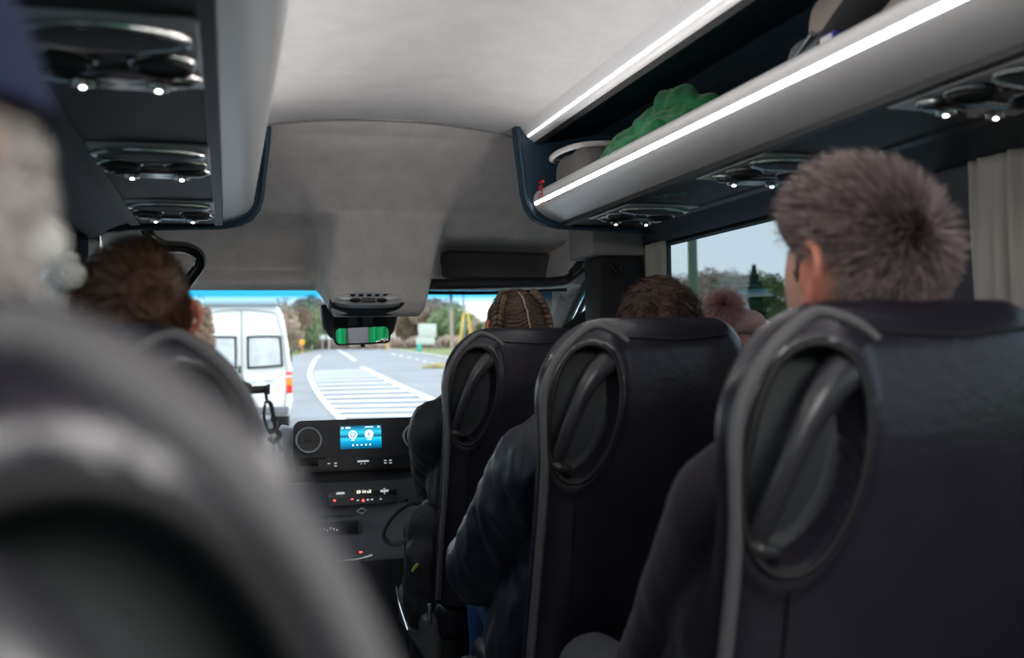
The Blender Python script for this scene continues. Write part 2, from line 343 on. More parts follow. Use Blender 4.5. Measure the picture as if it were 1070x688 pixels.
# ---------------------------------------------------------------- luggage racks
def rack(sgn, y0, y1, label):
    p = empty('luggage_rack', (CX+sgn*.6, y0, .38)); tag(p, label, 'luggage rack'); O = Vector((CX+sgn*.6, y0, .38))
    def E(pr, a, b): 
        m_ = MB(); m_.extr([(CX+sgn*u, z) for u, z in pr], a, b); return m_.xf(Matrix.Translation(-O))
    # rounded lip
    outer = [(.442, .490), (.430, .486), (.420, .472), (.418, .455), (.424, .438), (.436, .424), (.455, .411), (.480, .400), (.512, .390)]
    inner = [(.512, .402), (.484, .413), (.462, .424), (.448, .436), (.438, .452), (.440, .470), (.448, .482)]
    E(outer+inner, y0, y1).build('rack_lip', LIP, p, ang=60)
    E([(.4200, .4505), (.4225, .4445), (.4235, .4415), (.4215, .4420), (.4190, .4470), (.4182, .4510)], y0, y1-.012).build('led_strip', LED if sgn > 0 else LIP, p)
    # upper trim at ceiling
    E([(.378, .684), (.384, .676), (.402, .656), (.424, .640), (.436, .640), (.432, .652), (.41, .668), (.392, .69)], y0, y1).build('ceiling_trim', LIP, p, ang=60)
    E([(.400, .6575), (.4025, .6540), (.4040, .6525), (.4025, .6525), (.4005, .6535), (.3985, .6570)], y0, y1-.012).build('led_strip', LED2, p)
    E([(.424, .6405), (.436, .640), (.444, .636), (.438, .632), (.426, .6365)], y0, y1).build('dark_edging', BLACK, p)
    # bay lining: roof, back, shelf
    E([(.436, .655), (.60, .675), (.86, .66), (.875, .45), (.86, .418), (.475, .412), (.475, .408), (.88, .400), (.89, .69), (.43, .67)], y0, y1).build('bay_lining', NAVY, p)
    # underside panel
    E([(.508, .398), (.508, .386), (.516, .384), (.76, .380), (.762, .398)], y0, y1-.01).build('underside_panel', PANELB, p)
    E([(.506, .392), (.508, .380), (.530, .379), (.532, .386)], y0, y1-.01).build('panel_rail', mat('rail_grey', (.016, .016, .018), .45), p)
    E([(.735, .386), (.738, .376), (.765, .374), (.768, .386)], y0, y1-.01).build('panel_rail', MATS['rail_grey'], p)
    # sloping navy fascia to window head
    E([(.76, .384), (.80, .372), (.86, .352), (.885, .345), (.90, .36), (.90, .40), (.76, .396)], y0, y1+.06).build('window_fascia', mat('blue_grey_fascia', (.022, .034, .048), .55, bump=.1), p)
    # end cap with flange
    cap = [(.362, .692), (.366, .64), (.376, .56), (.385, .48), (.396, .435), (.420, .402), (.455, .385), (.51, .374), (.77, .366), (.80, .36), (.89, .36), (.89, .69)]
    E(cap, y1, y1+.035).build('end_cap', mat('dark_blue_end_cap', (.012, .042, .070), .6, bump=.1), p, ang=60)
    fl = [(.372, .69), (.375, .64), (.385, .56), (.393, .48), (.404, .44), (.428, .408), (.46, .392), (.51, .380), (.77, .372)]
    m_ = MB(); m_.tube([(CX+sgn*u-O.x, y1-.004-O.y, z-O.z) for u, z in fl], .008, 8); m_.build('cap_flange', MATS['dark_blue_end_cap'], p)
    return p
rackR = rack(1, -2.65, 2.94, 'overhead luggage rack with bright silver lip above the right hand windows')
rackL = rack(-1, -2.65, 3.10, 'overhead luggage rack with pale lip and three service panels above the left windows')
RED = mat('red_ink', (.75, .02, .01), .5, emit=None)
# maker's sticker on the right lip
M = Matrix.Translation((CX+.4175, 2.865, .470)) @ Matrix(((-.12, -.02, -1, 0), (0, 1, 0, 0), (-1, .0, .1, 0), (0, 0, 0, 1)))
tx = text('sticker', 'Ferqui', .075, Matrix(((.02, 0, -1, CX+.4168), (0, -1, 0, 2.85), (-.36, 0, -.03, .471), (0, 0, 0, 1))), RED)
tx.parent = rackR; tx.matrix_parent_inverse = Matrix.Translation(rackR.location).inverted(); tx['label'] = 'red lettered maker sticker'

# ---------------------------------------------------------------- service panels
def service_panel(sgn, yc, label, group):
    p = empty('service_panel', (CX+sgn*.635, yc, .380)); tag(p, label, 'service panel', group)
    MB().box((-.108, -.15, -.003), (.108, .15, .004), bev=.003).build('plate', SILVER, p)
    z = -.004
    def ring(cx, cy, a, b, r): return MB().tube([(cx+a*math.cos(t), cy+b*math.sin(t), z-r*.6) for t in np.linspace(0, 2*PI, 40, endpoint=False)], r, 8, smooth=False, closed=True)
    sp = MB().lathe([(1, 0), (.98, -.006), (.8, -.009), (.0, -.010)], (0, 0, 0), seg=40); sp.v = [(v[0]*.092-.002, v[1]*.045-.085, v[2]+z) for v in sp.v]
    s_ = sp.build('speaker_grille', mat('grille_black', (.02, .02, .022), .5, bump=.6, bump_scale=900), p)
    ring(-.002, -.085, .096, .048, .006).build('speaker_ring', CHROME, s_)
    for dx in (-.060, .060):
        n_ = MB().lathe([(.040, 0), (.036, -.014), (.030, -.012), (.028, -.004), (0, -.003)], (dx, .012, z), seg=28).build('air_nozzle', BLACK, p)
        ring(dx, .012, .038, .034, .005).build('nozzle_ring', CHROME, n_)
        fb = MB()
        for k in (-1, 0, 1): fb.box((dx-.026, .012+k*.013-.0015, z-.010), (dx+.026, .012+k*.013+.0015, z-.003))
        fb.build('nozzle_vane', CHROME if k == 5 else MATS['rail_grey'], n_)
    lb = MB().lathe([(1, 0), (.97, -.010), (.85, -.014), (0, -.014)], (0, 0, 0), seg=40); lb.v = [(v[0]*.098+.004, v[1]*.032+.088, v[2]+z) for v in lb.v]
    lo = lb.build('light_bar', mat('polished_smoke', (.25, .25, .25), .12, 1), p)
    ring(.004, .088, .098, .034, .005).build('light_bar_ring', CHROME, lo)
    for dx in (-.045, .05):
        li = MB().lathe([(.017, 0), (.015, -.006), (0, -.008)], (dx, .088, z-.013), seg=20).build('reading_light', CHROME, p)
        MB().ell((dx, .088, z-.020), (.0045, .0045, .003), nu=14, nv=8).build('lamp_bulb', LED, li)
    MB().box((-.018, -.03, z-.004), (.018, .05, z+.001), bev=.004).build('call_button', MATS['rail_grey'], p)
    return p
service_panel(-1, 1.33, 'large silver and black service panel of the left rack, nearest the camera', 'service panels of the left rack')
service_panel(-1, 2.05, 'middle silver service panel under the left rack, between two others', 'service panels of the left rack')
service_panel(-1, 2.74, 'smallest looking silver service panel at the front end of the left rack', 'service panels of the left rack')
service_panel(1, 1.22, 'service panel under the right rack, above and behind the short-haired man', 'service panels of the right rack')
service_panel(1, 1.90, 'middle service panel under the right rack, beside the short-haired man\'s forehead', 'service panels of the right rack')
service_panel(1, 2.60, 'service panel at the front end of the right rack near the red sticker', 'service panels of the right rack')

# ---------------------------------------------------------------- curtains
def curtain(name, x, y0, y1, z0, z1, nf, label, m=None, gather=.0, group=None):
    V, F = [], []; nu, nv = nf*10, 30
    for j in range(nv+1):
        v = j/nv
        for i in range(nu+1):
            u = i/nu; s = 1-gather*(4*v*(1-v))**1.0
            y = y0+(y1-y0)*u*s if y1 > y0 else y0-(y0-y1)*u*s
            a = .012*(.6+.4*math.sin(u*23+1.3))*math.sin(2*PI*nf*u+.5*math.sin(3*v+u*5))
            V.append((x+a+.004*math.sin(40*u+6*v), y, z0+(z1-z0)*v))
    for j in range(nv):
        for i in range(nu): F.append((j*(nu+1)+i, j*(nu+1)+i+1, (j+1)*(nu+1)+i+1, (j+1)*(nu+1)+i))
    o = mesh_obj(name, V, F, m or CURTAIN); md = o.modifiers.new('t', 'SOLIDIFY'); md.thickness = .003
    tag(o, label, 'curtain', group); return o
curtain('window_curtain', 1.375, 3.13, 2.98, -.22, .345, 5, 'gathered pale beige curtain at the front edge of the right window')
curtain('window_curtain', 1.37, 1.585, 1.22, -.22, .345, 9, 'gathered beige curtain behind the short-haired man at the picture edge')
curtain('window_curtain', -.37, 3.15, 3.10, -.22, .335, 3, 'narrow strip of pale curtain by the left window post')

# ---------------------------------------------------------------- black bent rail at the left door
rl = empty('entrance_grab_rail', PY(160, 250, 3.25)); tag(rl, 'glossy black bent grab rail under the front end of the left rack', 'grab rail'); L2 = Vector(rl.location)
pp = [PY(152, 236, 3.18), PY(158, 249, 3.19), PY(172, 257, 3.22), PY(194, 259, 3.28), PY(207, 266, 3.32), PY(208, 278, 3.34), PY(196, 295, 3.36), PY(182, 316, 3.4)]
MB().tube([v-L2 for v in pp], .0185, 14).build('rail_tube', mat('gloss_black', (.006, .006, .007), .12, coat=.5), rl)
MB().tube([PY(146, 240, 3.19)-L2, PY(162, 266, 3.22)-L2], .004, 8).build('rail_stay', CHROME, rl)
# ================================================================ OUTSIDE
GRASS = mat('verge_grass', (.10, .16, .035), .95, noise_amt=.4, noise_scale=.5, col2=(.22, .22, .08))
FIELD = mat('field_grass', (.07, .22, .02), .95, noise_amt=.3, noise_scale=.15)
ASPH = mat('light_asphalt', (.235, .24, .25), .9, noise_amt=.12, noise_scale=.4)
PAINT = mat('road_paint', (.60, .60, .60), .7, noise_amt=.08, noise_scale=3)
def flat(name, pts, m, dz=0, kind='structure'):
    o = mesh_obj(name, [(p[0], p[1], gz(p[1])+dz) for p in pts], [tuple(range(len(pts)))], m, smooth=False)
    o['kind'] = kind; return o
mesh_obj('ground', [(x, y, gz(y)-.06) for y in (-60, GB, 700) for x in (-600, 600)], [(0, 1, 3, 2), (2, 3, 5, 4)], GRASS, smooth=False)['kind'] = 'structure'
prr = [G(402, 364.6), G(428, 368.5), G(455, 372.5), G(479, 377), G(500, 382), G(560, 398)]
lft = [G(290, 380), G(300, 374), G(315, 369.5), G(330, 366.3), G(342, 364), G(352, 362.2)]
flat('road', [(-9, -60), (9, -60), (12, GB), (-9, GB)], ASPH, -.02)
flat('road', [(-9, GB)]+[(p.x, p.y) for p in lft]+[(G(385, 362.8).x, G(385, 362.8).y)]+[(p.x, p.y) for p in prr]+[(12, GB)], ASPH, -.02)
def strip(name, px, wpx, label=None, dz=.0):
    V = []; F = []
    for (x, y, w_) in px:
        a, b = G(x-w_/2, y), G(x+w_/2, y); V += [(a.x, a.y, gz(a.y)), (b.x, b.y, gz(b.y))]
    for i in range(len(px)-1): F.append((2*i, 2*i+1, 2*i+3, 2*i+2))
    o = mesh_obj(name, V, F, PAINT, smooth=False); o['kind'] = 'structure'; return o
strip('trim_40', [(334, 371.5, 3), (328.5, 377, 3.5), (326.6, 381, 4), (324.3, 387, 4.5), (323.8, 393, 5), (326, 400, 5.5), (331, 409, 6), (338, 419, 7), (349, 431, 8), (362, 443, 9), (385, 462, 11)], 0)
strip('trim_41', [(352, 365.5, 2.5), (361, 370, 3.5), (371, 377, 5)], 0)
strip('trim_42', [(378, 383.5, 6), (398, 393.5, 8), (422, 405, 10), (443, 414, 12), (463, 423, 14), (500, 439, 18)], 0)
# hatching of the traffic island
yy = 388.0; k = 0
V, F = [], []
def xl(y):
    P_ = [(377, 328.5), (387, 324.5), (393, 324), (400, 326), (409, 331), (419, 338), (431, 349), (443, 362), (470, 395)]
    return float(np.interp(y, [a for a, b in P_], [b for a, b in P_]))
def xr(y): return float(np.interp(y, [377, 383.5, 405, 423, 440, 470], [371, 378, 422, 463, 502, 570]))
while yy < 462:
    h = (yy-378)*.040+.45
    x0, x1 = xl(yy)+4, xr(yy-2)-5
    q = [G(x0, yy), G(x1, yy-2.2), G(x1, yy-2.2+h), G(x0, yy+h)]
    n = len(V); V += [(a.x, a.y, gz(a.y)) for a in q]; F.append((n, n+1, n+2, n+3)); yy += max(1.2, 3.9*(yy-376)/24) if yy < 402 else 4.2+(yy-402)*.035
o = mesh_obj('trim_43', V, F, PAINT, smooth=False); o['kind'] = 'structure'
# dashed line at the junction
V, F = [], []
for k in range(9):
    x, y = 409+k*8.2, 369.5+k*1.85
    q = [G(x, y), G(x+4.5, y+1.0), G(x+4.5, y+1.7), G(x, y+.7)]; n = len(V); V += [(a.x, a.y, gz(a.y)) for a in q]; F.append((n, n+1, n+2, n+3))
o = mesh_obj('trim_44', V, F, PAINT, smooth=False); o['kind'] = 'structure'
# kerb
mb = MB(); mb.tube([Vector((p.x, p.y, gz(p.y)+.04)) for p in prr], .14, 8); struct('kerb', mb, mat('kerb_concrete', (.42, .41, .38), .9))
tag(MB().ell((G(478, 384).x, G(478, 384).y, gz(60)), (2.2, 1.2, .35)).build('dry_grass_mound', mat('dry_grass', (.28, .24, .10), .95, noise_amt=.3, noise_scale=2)), 'low mound of dry yellow grass at the road edge on the right', 'grass mound')
# bank seen through the right hand windows
V, F = [], []
xs = [9.5, 13, 18, 25, 40, 70, 120, 220, 400]; zs = [-.1, .5, 1.3, 2.0, 2.6, 3.6, 5.2, 7.5, 11]
ys = [-60, -20, 0, 12, 22, 32, 40]
for j, y in enumerate(ys):
    for i, x in enumerate(xs):
        k = 1.0 if y < 28 else max(0, (44-y)/16)
        V.append((x+(y*.55 if y > 0 else 0), y+x*.9, gz(y)+zs[i]*1.0*(k if x < 60 else 1)))
for j in range(len(ys)-1):
    for i in range(len(xs)-1): F.append((j*9+i, j*9+i+1, (j+1)*9+i+1, (j+1)*9+i))
o = mesh_obj('field', V, F, FIELD); o['kind'] = 'structure'

# ---------------------------------------------------------------- trees
def crown_mesh(seed, rx, rz, n, leaf, m, bare=False):
    r = random.Random(seed); V, F = [], []
    lobes = [(Vector((r.uniform(-.5, .5), r.uniform(-.5, .5), r.uniform(-.45, .5))), r.uniform(.3, .55)) for _ in range(9)]
    for _ in range(n):
        c, s = r.choice(lobes); d = Vector((r.gauss(0, 1), r.gauss(0, 1), r.gauss(0, 1))).normalized()*s*r.uniform(.5, 1.05)
        p = Vector(((c+d).x*rx, (c+d).y*rx, (c+d).z*rz)); a = Vector((r.gauss(0, 1), r.gauss(0, 1), r.gauss(0, 1))).normalized(); b = a.orthogonal().normalized()
        l, w_ = (leaf*2.6, leaf*.16) if bare else (leaf, leaf*.7)
        n0 = len(V); V += [p-a*l-b*w_, p+a*l-b*w_, p+a*l+b*w_, p-a*l+b*w_]; F.append((n0, n0+1, n0+2, n0+3))
    me = bpy.data.meshes.new('crown'); me.from_pydata([tuple(v) for v in V], [], F); me.materials.append(m); return me
def cone_mesh(seed, rx, rz, n, leaf, m):
    r = random.Random(seed); V, F = [], []
    for _ in range(n):
        t = r.random()**.8; a = r.uniform(0, 2*PI); rr = rx*(1-t)*(1+.15*math.sin(t*60))*r.uniform(.6, 1); p = Vector((rr*math.cos(a), rr*math.sin(a), rz*(2*t-1)))
        d = Vector((math.cos(a), math.sin(a), -.4)); b = Vector((-math.sin(a), math.cos(a), 0)); n0 = len(V)
        V += [p-d*leaf-b*leaf*.4, p+d*leaf-b*leaf*.2, p+d*leaf+b*leaf*.2, p-d*leaf+b*leaf*.4]; F.append((n0, n0+1, n0+2, n0+3))
    me = bpy.data.meshes.new('crown'); me.from_pydata([tuple(v) for v in V], [], F); me.materials.append(m); return me
BR1 = mat('bare_brown_twigs', (.42, .32, .25), .95, noise_amt=.25, noise_scale=.5); BR2 = mat('pale_twigs', (.55, .50, .46), .95); GN1 = mat('olive_leaves', (.20, .27, .13), .95, noise_amt=.3, noise_scale=.6)
GN2 = mat('dark_needles', (.02, .07, .03), .95); BARK = mat('grey_bark', (.16, .14, .12), .95)
CR = {'bare': [crown_mesh(s, 5, 6, 5500, .16, BR1) for s in (1, 2)], 'pale': [crown_mesh(3, 4, 5, 3500, .13, BR2, True)],
      'green': [crown_mesh(s, 5, 5, 5000, .2, GN1) for s in (5, 6)], 'fir': [cone_mesh(8, 2.6, 5, 6000, .3, GN2)]}
def tree(name, pos, sc, kind, label, group):
    p = empty(name, pos); p.scale = (sc, sc, sc); tag(p, label, 'tree', group); r = R
    h = 5.2 if kind != 'fir' else 5.5
    c = bpy.data.objects.new('crown', R.choice(CR[kind])); C.objects.link(c); c.parent = p; c.location = (0, 0, h); c.rotation_euler = (0, 0, r.uniform(0, 6))
    mb = MB().tube([(0, 0, -.3), (.1, 0, h*.5), (0, .1, h)], [.3, .22, .12], 8)
    if kind in ('bare', 'pale'):
        for k in range(6): a = r.uniform(0, 6.28); mb.tube([(0, 0, h*.5+k*.3), (math.cos(a)*1.6, math.sin(a)*1.6, h*.75+k*.5), (math.cos(a)*2.6, math.sin(a)*2.6, h+2.5+k*.3)], [.12, .08, .03], 6)
    mb.build('trunk', BARK, p); return p
def at(px, d):   # ground point seen under image column px at forward distance d
    r_ = ray(px, 360); return Vector((r_.x/r_.y*d, d, gz(d)))
LB = {'bare': 'brown leafless tree in the wood ahead, between the white van and the mirror', 'green': 'olive green tree in the wood ahead, between the white van and the mirror'}
for i, (px, d, s, kd) in enumerate([(292, 120, .62, 'bare'), (299, 135, .62, 'bare'), (306, 128, .60, 'bare'), (313, 140, .66, 'green'), (320, 150, .70, 'bare'), (327, 150, .66, 'green'), (334, 165, .68, 'green'), (341, 180, .78, 'bare'), (349, 200, .8, 'green'), (357, 215, .9, 'bare'), (366, 230, .95, 'bare'), (376, 235, 1.0, 'bare'), (387, 225, 1.0, 'bare'), (397, 215, .95, 'bare'), (316, 190, .95, 'bare'), (300, 180, .9, 'bare'),
        (205, 60, .42, 'green'), (198, 58, .40, 'bare')]):
    tree('hedgerow_tree', at(px, d), s, kd, LB[kd] if px > 250 else 'tree between the knitted scarf and the white van', 'trees of the wood left of the road' if px > 250 else 'trees left of the van')
for i, (px, d, s, kd) in enumerate([(406, 190, .95, 'bare'), (414, 170, .86, 'bare'), (422, 172, .88, 'bare'), (430, 168, .82, 'bare'), (438, 170, .86, 'bare'), (446, 165, .82, 'bare'), (453, 168, .80, 'bare'), (461, 165, .84, 'bare'), (469, 160, .72, 'green'), (476, 165, .78, 'bare'), (484, 158, .60, 'green'), (492, 155, .52, 'green'), (500, 150, .50, 'bare'), (508, 148, .42, 'green'), (520, 140, .45, 'bare'), (560, 130, .45, 'bare'), (585, 120, .42, 'pale'), (426, 210, 1.0, 'bare'), (444, 205, .95, 'bare'), (462, 200, .95, 'bare')]):
    tree('roadside_tree', at(px, d), s, kd, {'bare': 'brown leafless tree behind the pale road sign', 'green': 'low green tree right of the pale road sign', 'pale': 'pale bare tree beyond the driver window'}[kd], 'trees behind the road sign')
def hedge(name, px0, px1, d, h, m, label, n=9000):
    V, F = [], []; a, b = at(px0, d), at(px1, d*.86); r = random.Random(int(px0))
    for _ in range(n):
        t = r.random(); p = a.lerp(b, t)+Vector((r.gauss(0, .5), r.gauss(0, .6), 0)); p.z = gz(p.y)+h*(.75+.3*math.sin(t*37))*r.random()**.8
        u = Vector((r.gauss(0, 1), r.gauss(0, 1), r.gauss(0, 1))).normalized()*.16; w_ = u.orthogonal().normalized()*.08; k = len(V); V += [p-u-w_, p+u-w_, p+u+w_, p-u+w_]; F.append((k, k+1, k+2, k+3))
    tag(mesh_obj(name, V, F, m, smooth=False), label, 'hedge', kind='stuff')
hedge('roadside_hedge', 398, 600, 152, 1.7, BR1, 'long brown bare hedge behind the road sign')
hedge('woodland_hedge', 286, 400, 165, 1.9, BR1, 'brown hedge along the wood beyond the white van')
for i, (px, py, d, s, kd) in enumerate([(735, 338, 55, .36, 'bare'), (748, 338, 58, .42, 'bare'), (760, 338, 55, .40, 'green'), (775, 340, 50, .40, 'pale'), (783, 338, 52, .36, 'pale'), (789, 340, 44, .34, 'fir'), (800, 338, 50, .36, 'green'), (714, 338, 60, .40, 'bare'), (640, 338, 60, .4, 'bare'), (622, 338, 60, .35, 'pale')]):
    r_ = ray(px, py); p_ = r_*(d/r_.y)
    lb = {'bare': 'bare brown tree on the far bank seen through the right window', 'green': 'small green tree on the far bank seen through the right window', 'pale': 'pale leafless tree on the far bank seen through the right window', 'fir': 'dark pointed evergreen seen through the right window by the man\'s face'}[kd]
    tree('evergreen_tree' if kd == 'fir' else 'bank_tree', p_-Vector((0, 0, .6)), s, kd, lb, 'trees on the far bank' if kd != 'fir' else None)
for i, (px, d, s) in enumerate([(60, 30, .45), (40, 26, .4), (20, 25, .4), (80, 34, .45)]):
    tree('left_bank_tree', at(px, d), s*.8, 'bare', 'bare tree low beyond the left side window', 'trees beyond the left window')
# poles
WOOD = mat('pale_pole_wood', (.36, .30, .24), .9); GREENP = mat('green_pole_paint', (.10, .16, .10), .7)
def pole(name, p, h, r, m, label, wires=False): tag(MB().tube([p, p+Vector((0, 0, h))], [r, r*.8], 10).build(name, m), label, 'pole')
pole('utility_pole', at(472, 130), 9, .28, WOOD, 'pale wooden utility pole right of the road sign')
pole('utility_pole', at(411, 150), 9, .26, WOOD, 'pale wooden utility pole left of the road sign, beside the mirror')
pole('lamp_post', at(485, 128), 11, .11, mat('grey_steel', (.3, .32, .33), .5), 'thin dark steel post right of the wooden pole')
r_ = ray(725, 342); pole('window_side_pole', r_*(14/r_.y), 7, .075, GREENP, 'slim green pole seen through the right window')
YEL = mat('yellow_paint', (.75, .5, .06), .6)
for k, (px, d, lb) in enumerate(((405, 128, 'yellow marker post left of the road sign'), (479, 100, 'yellow slanted stay of the utility poles, leftmost'), (494, 98, 'yellow slanted stay nearest the braided hair'))):
    a = at(px, d); tag(MB().tube([a, a+Vector(((0, .6, -.5)[k], 0, (2.2, 4.2, 4.6)[k]))], .10, 8).build('marker_post', YEL), lb, 'post')
# road sign: two stacked pale backs on posts
sp = empty('road_sign', at(445, 125)); sp.scale = (1.6, 1.6, 1.25); tag(sp, 'large pale stacked road sign standing on the verge', 'road sign')
SG = mat('sign_back_grey', (.55, .60, .56), .6)
for x in (-.45, .62): MB().tube([(x, 0, -.1), (x, 0, 2.7)], .05, 8).build('post', MATS['grey_steel'], sp)
MB().box((-.6, -.06, 1.35), (.85, -.02, 2.7), bev=.01).box((-.8, -.05, .6), (.7, -.01, 1.3), bev=.01).build('sign_panel', SG, sp)
a = at(438, 112); tag(MB().box((a.x-.22, a.y-.1, a.z), (a.x+.22, a.y+.1, a.z+1.0), bev=.06).build('bollard', mat('teal_white', (.04, .45, .40), .6)), 'small teal bollard in front of the road sign', 'bollard')
a = at(315.5, 110); mb = MB().tube([a, a+Vector((0, 0, 1.1))], .04, 8).lathe([(0.01, 0), (.30, .01), (.30, .03), (.01, .04)], a+Vector((0, 0, 1.35)), axis=(0, -1, 0)); tag(mb.build('warning_sign', mat('orange_paint', (.9, .42, .04), .6)), 'small round orange roadside sign beyond the white van', 'road sign')
for k, px in enumerate((326, 337, 344)):
    a = at(px, 140); tag(MB().tube([a, a+Vector((0, 0, 2.0))], .06, 8).box((a.x-.35, a.y-.05, a.z+1.5), (a.x+.35, a.y, a.z+2.2)).build('distant_road_sign', mat('white_sign', (.8, .8, .8), .6)), 'tiny white sign far ahead beside the road bend', 'road sign', 'tiny white signs at the bend')

# ---------------------------------------------------------------- white van
VY = 20.2
vp = empty('white_van', (G(257, 400).x*0+(256-237)/1040*VY*1.02-.09, VY, gz(VY))); tag(vp, 'white high-roof panel van driving ahead, seen from behind', 'van')
WH = mat('van_white_paint', (.74, .74, .70), .35, coat=.4); sec = []
H, Wd = 2.63, .94
prf = [(.0, .38, .86), (.04, .55, .93), (.05, .95, .955), (.05, 1.35, .945), (.03, 1.75, .90), (-.02, 2.15, .83), (-.10, 2.45, .77), (-.22, 2.58, .68), (-.35, 2.62, .55)]
# body: loft of cross-sections along length, cross-section = rounded outline
def vsec(y, sc, ztop):
    out_ = []
    pts_ = [(.90, .42), (.965, .62), (.975, .98), (.955, 1.35), (.91, 1.75), (.85, 2.15), (.80, 2.42), (.74, 2.56), (.62, 2.63), (.3, 2.66), (0, 2.67)]
    for x, z in pts_: out_.append((x*sc, y, .42+(z-.42)*ztop))
    for x, z in reversed(pts_[:-1]): out_.append((-x*sc, y, .42+(z-.42)*ztop))
    return out_
secs = [vsec(0.0, .955, .975), vsec(.03, .985, .99), vsec(.10, 1, 1), vsec(3.2, 1, 1), vsec(3.8, .98, .93), vsec(4.4, .96, .60), vsec(5.1, .93, .42)]
# rake of the tail
V = [(x, y+(.10*max(0, (z-1.3)/1.3)**1.5 if i < 3 else 0), z) for i, s in enumerate(secs) for x, y, z in s]; n = len(secs[0]); F = []
for i in range(len(secs)-1):
    for k in range(n): F.append((i*n+k, i*n+(k+1) % n, (i+1)*n+(k+1) % n, (i+1)*n+k))
F.append(tuple(range(n-1, -1, -1))); F.append(tuple((len(secs)-1)*n+k for k in range(n)))
mb = MB().add(V, F); body = mb.build('body', WH, vp, ang=30)
SEAM = mat('door_seam', (.30, .30, .29), .8)
rk = lambda z: .10*max(0, (z-1.3)/1.3)**1.5-.006
MB().tube([(0, rk(z), z) for z in (.6, 1.3, 1.8, 2.2, 2.5)], .011, 6).build('door_seam', SEAM, vp)
MB().tube([(-.80, rk(.6), .6), (-.86, rk(1.2), 1.2), (-.79, rk(1.9), 1.9), (-.70, rk(2.3), 2.3), (-.62, rk(2.45), 2.45), (0, rk(2.5), 2.52), (.62, rk(2.45), 2.45), (.70, rk(2.3), 2.3), (.79, rk(1.9), 1.9), (.86, rk(1.2), 1.2), (.80, rk(.6), .6)], .009, 6).build('door_outline', SEAM, vp)
VG = mat('van_window_glass', (.50, .53, .55), .12, coat=.6, noise_amt=.15, noise_scale=3)
for s in (-1, 1):
    def W_(x, z): return (s*x, rk(z)-.008, z)
    ow = [(.12, 1.42), (.12, 1.93), (.16, 1.98), (.68, 1.98), (.73, 1.93), (.76, 1.46), (.72, 1.41), (.16, 1.38)]
    pn = mesh_obj('rear_window', [W_(*q) for q in ow]+[(s*x, rk(z)+.02, z) for x, z in ow], [tuple(range(8)), tuple(range(15, 7, -1))]+[(i, (i+1) % 8, 8+(i+1) % 8, 8+i) for i in range(8)], VG, vp, smooth=False)
    MB().tube([W_(*q) for q in ow], .022, 8, n=3, closed=True).build('window_seal', BLACK, pn)
    t = MB().box((s*.90-.06, -.02, .86), (s*.90+.06, .05, 1.28), bev=.015).build('tail_light', mat('tail_red', (.55, .03, .02), .3, emit=(.6, .03, .02), estr=.3), vp)
    MB().box((s*.90-.058, -.028, 1.01), (s*.90+.058, .04, 1.15), bev=.01).build('indicator_lens', mat('amber_lens', (.85, .28, .02), .3), t)
    MB().box((s*.90-.058, -.028, 1.16), (s*.90+.058, .04, 1.22), bev=.01).build('reversing_lens', mat('clear_lens', (.7, .6, .6), .3), t)
    for z in (.7, 1.33, 2.0): MB().box((s*(.955-(.12 if z > 1.9 else 0))-.03, -.03+rk(z), z-.02), (s*(.955-(.12 if z > 1.9 else 0))+.02, .03+rk(z), z+.02), bev=.006).build('hinge', WH, vp)
    mb = MB().box((s*1.10-.09, 3.7, 1.42), (s*1.10+.09, 3.8, 1.72), bev=.04).tube([(s*.9, 3.8, 1.45), (s*1.1, 3.75, 1.5)], .025, 8); mb.build('wing_mirror', BLACK, vp)
    for yw in (.9, 4.1):
        MB().lathe([(.33, -.11), (.35, -.08), (.35, .08), (.33, .11), (.2, .11)], (s*.82, yw, .35), axis=(1, 0, 0)).build('wheel', BLACK, vp)
MB().box((-.055-.02, -.035, 1.27), (-.02, 0, 1.42), bev=.01).build('door_handle', mat('green_black', (.02, .08, .05), .5), vp)
MB().box((.42, -.03, 1.10), (.60, -.004, 1.125), bev=.004).box((.10, -.03, 1.10), (.30, -.006, 1.112), bev=.003).build('model_badge', mat('badge_grey', (.35, .40, .42), .4), vp)
MB().box((-.88, -.09, .44), (.88, .05, .60), bev=.03).build('bumper', mat('bumper_grey', (.16, .16, .17), .7), vp)
MB().box((-.26, -.11, .62), (.26, -.02, .74), bev=.01).build('number_plate', mat('plate_pale', (.7, .7, .62), .5), vp)
MB().box((-.7, .0, 2.60), (.7, .30, 2.70), bev=.04).build('roof_spoiler', WH, vp)
# ================================================================ DASHBOARD
DASH = mat('dash_grey', (.055, .055, .062), .6, bump=.2, bump_scale=500)
DASH2 = mat('dash_lower', (.15, .155, .17), .5, bump=.1, bump_scale=300)
dp = empty('dashboard', (.5, 4.0, -1.2)); tag(dp, 'dark grey van dashboard across the cab below the windscreen', 'dashboard'); DO = Vector((.5, 4.0, -1.2))
def dxf(mb): return mb.xf(Matrix.Translation(-DO))
dxf(MB().extr([(4.72, -.47), (4.3, -.375), (4.02, -.36), (3.93, -.385), (3.90, -.45), (3.905, -.60), (3.98, -.72), (4.05, -.95), (4.1, -1.2), (4.72, -1.2)], -.40, 1.42, axis='X')).build('dash_body', DASH, dp, ang=50)
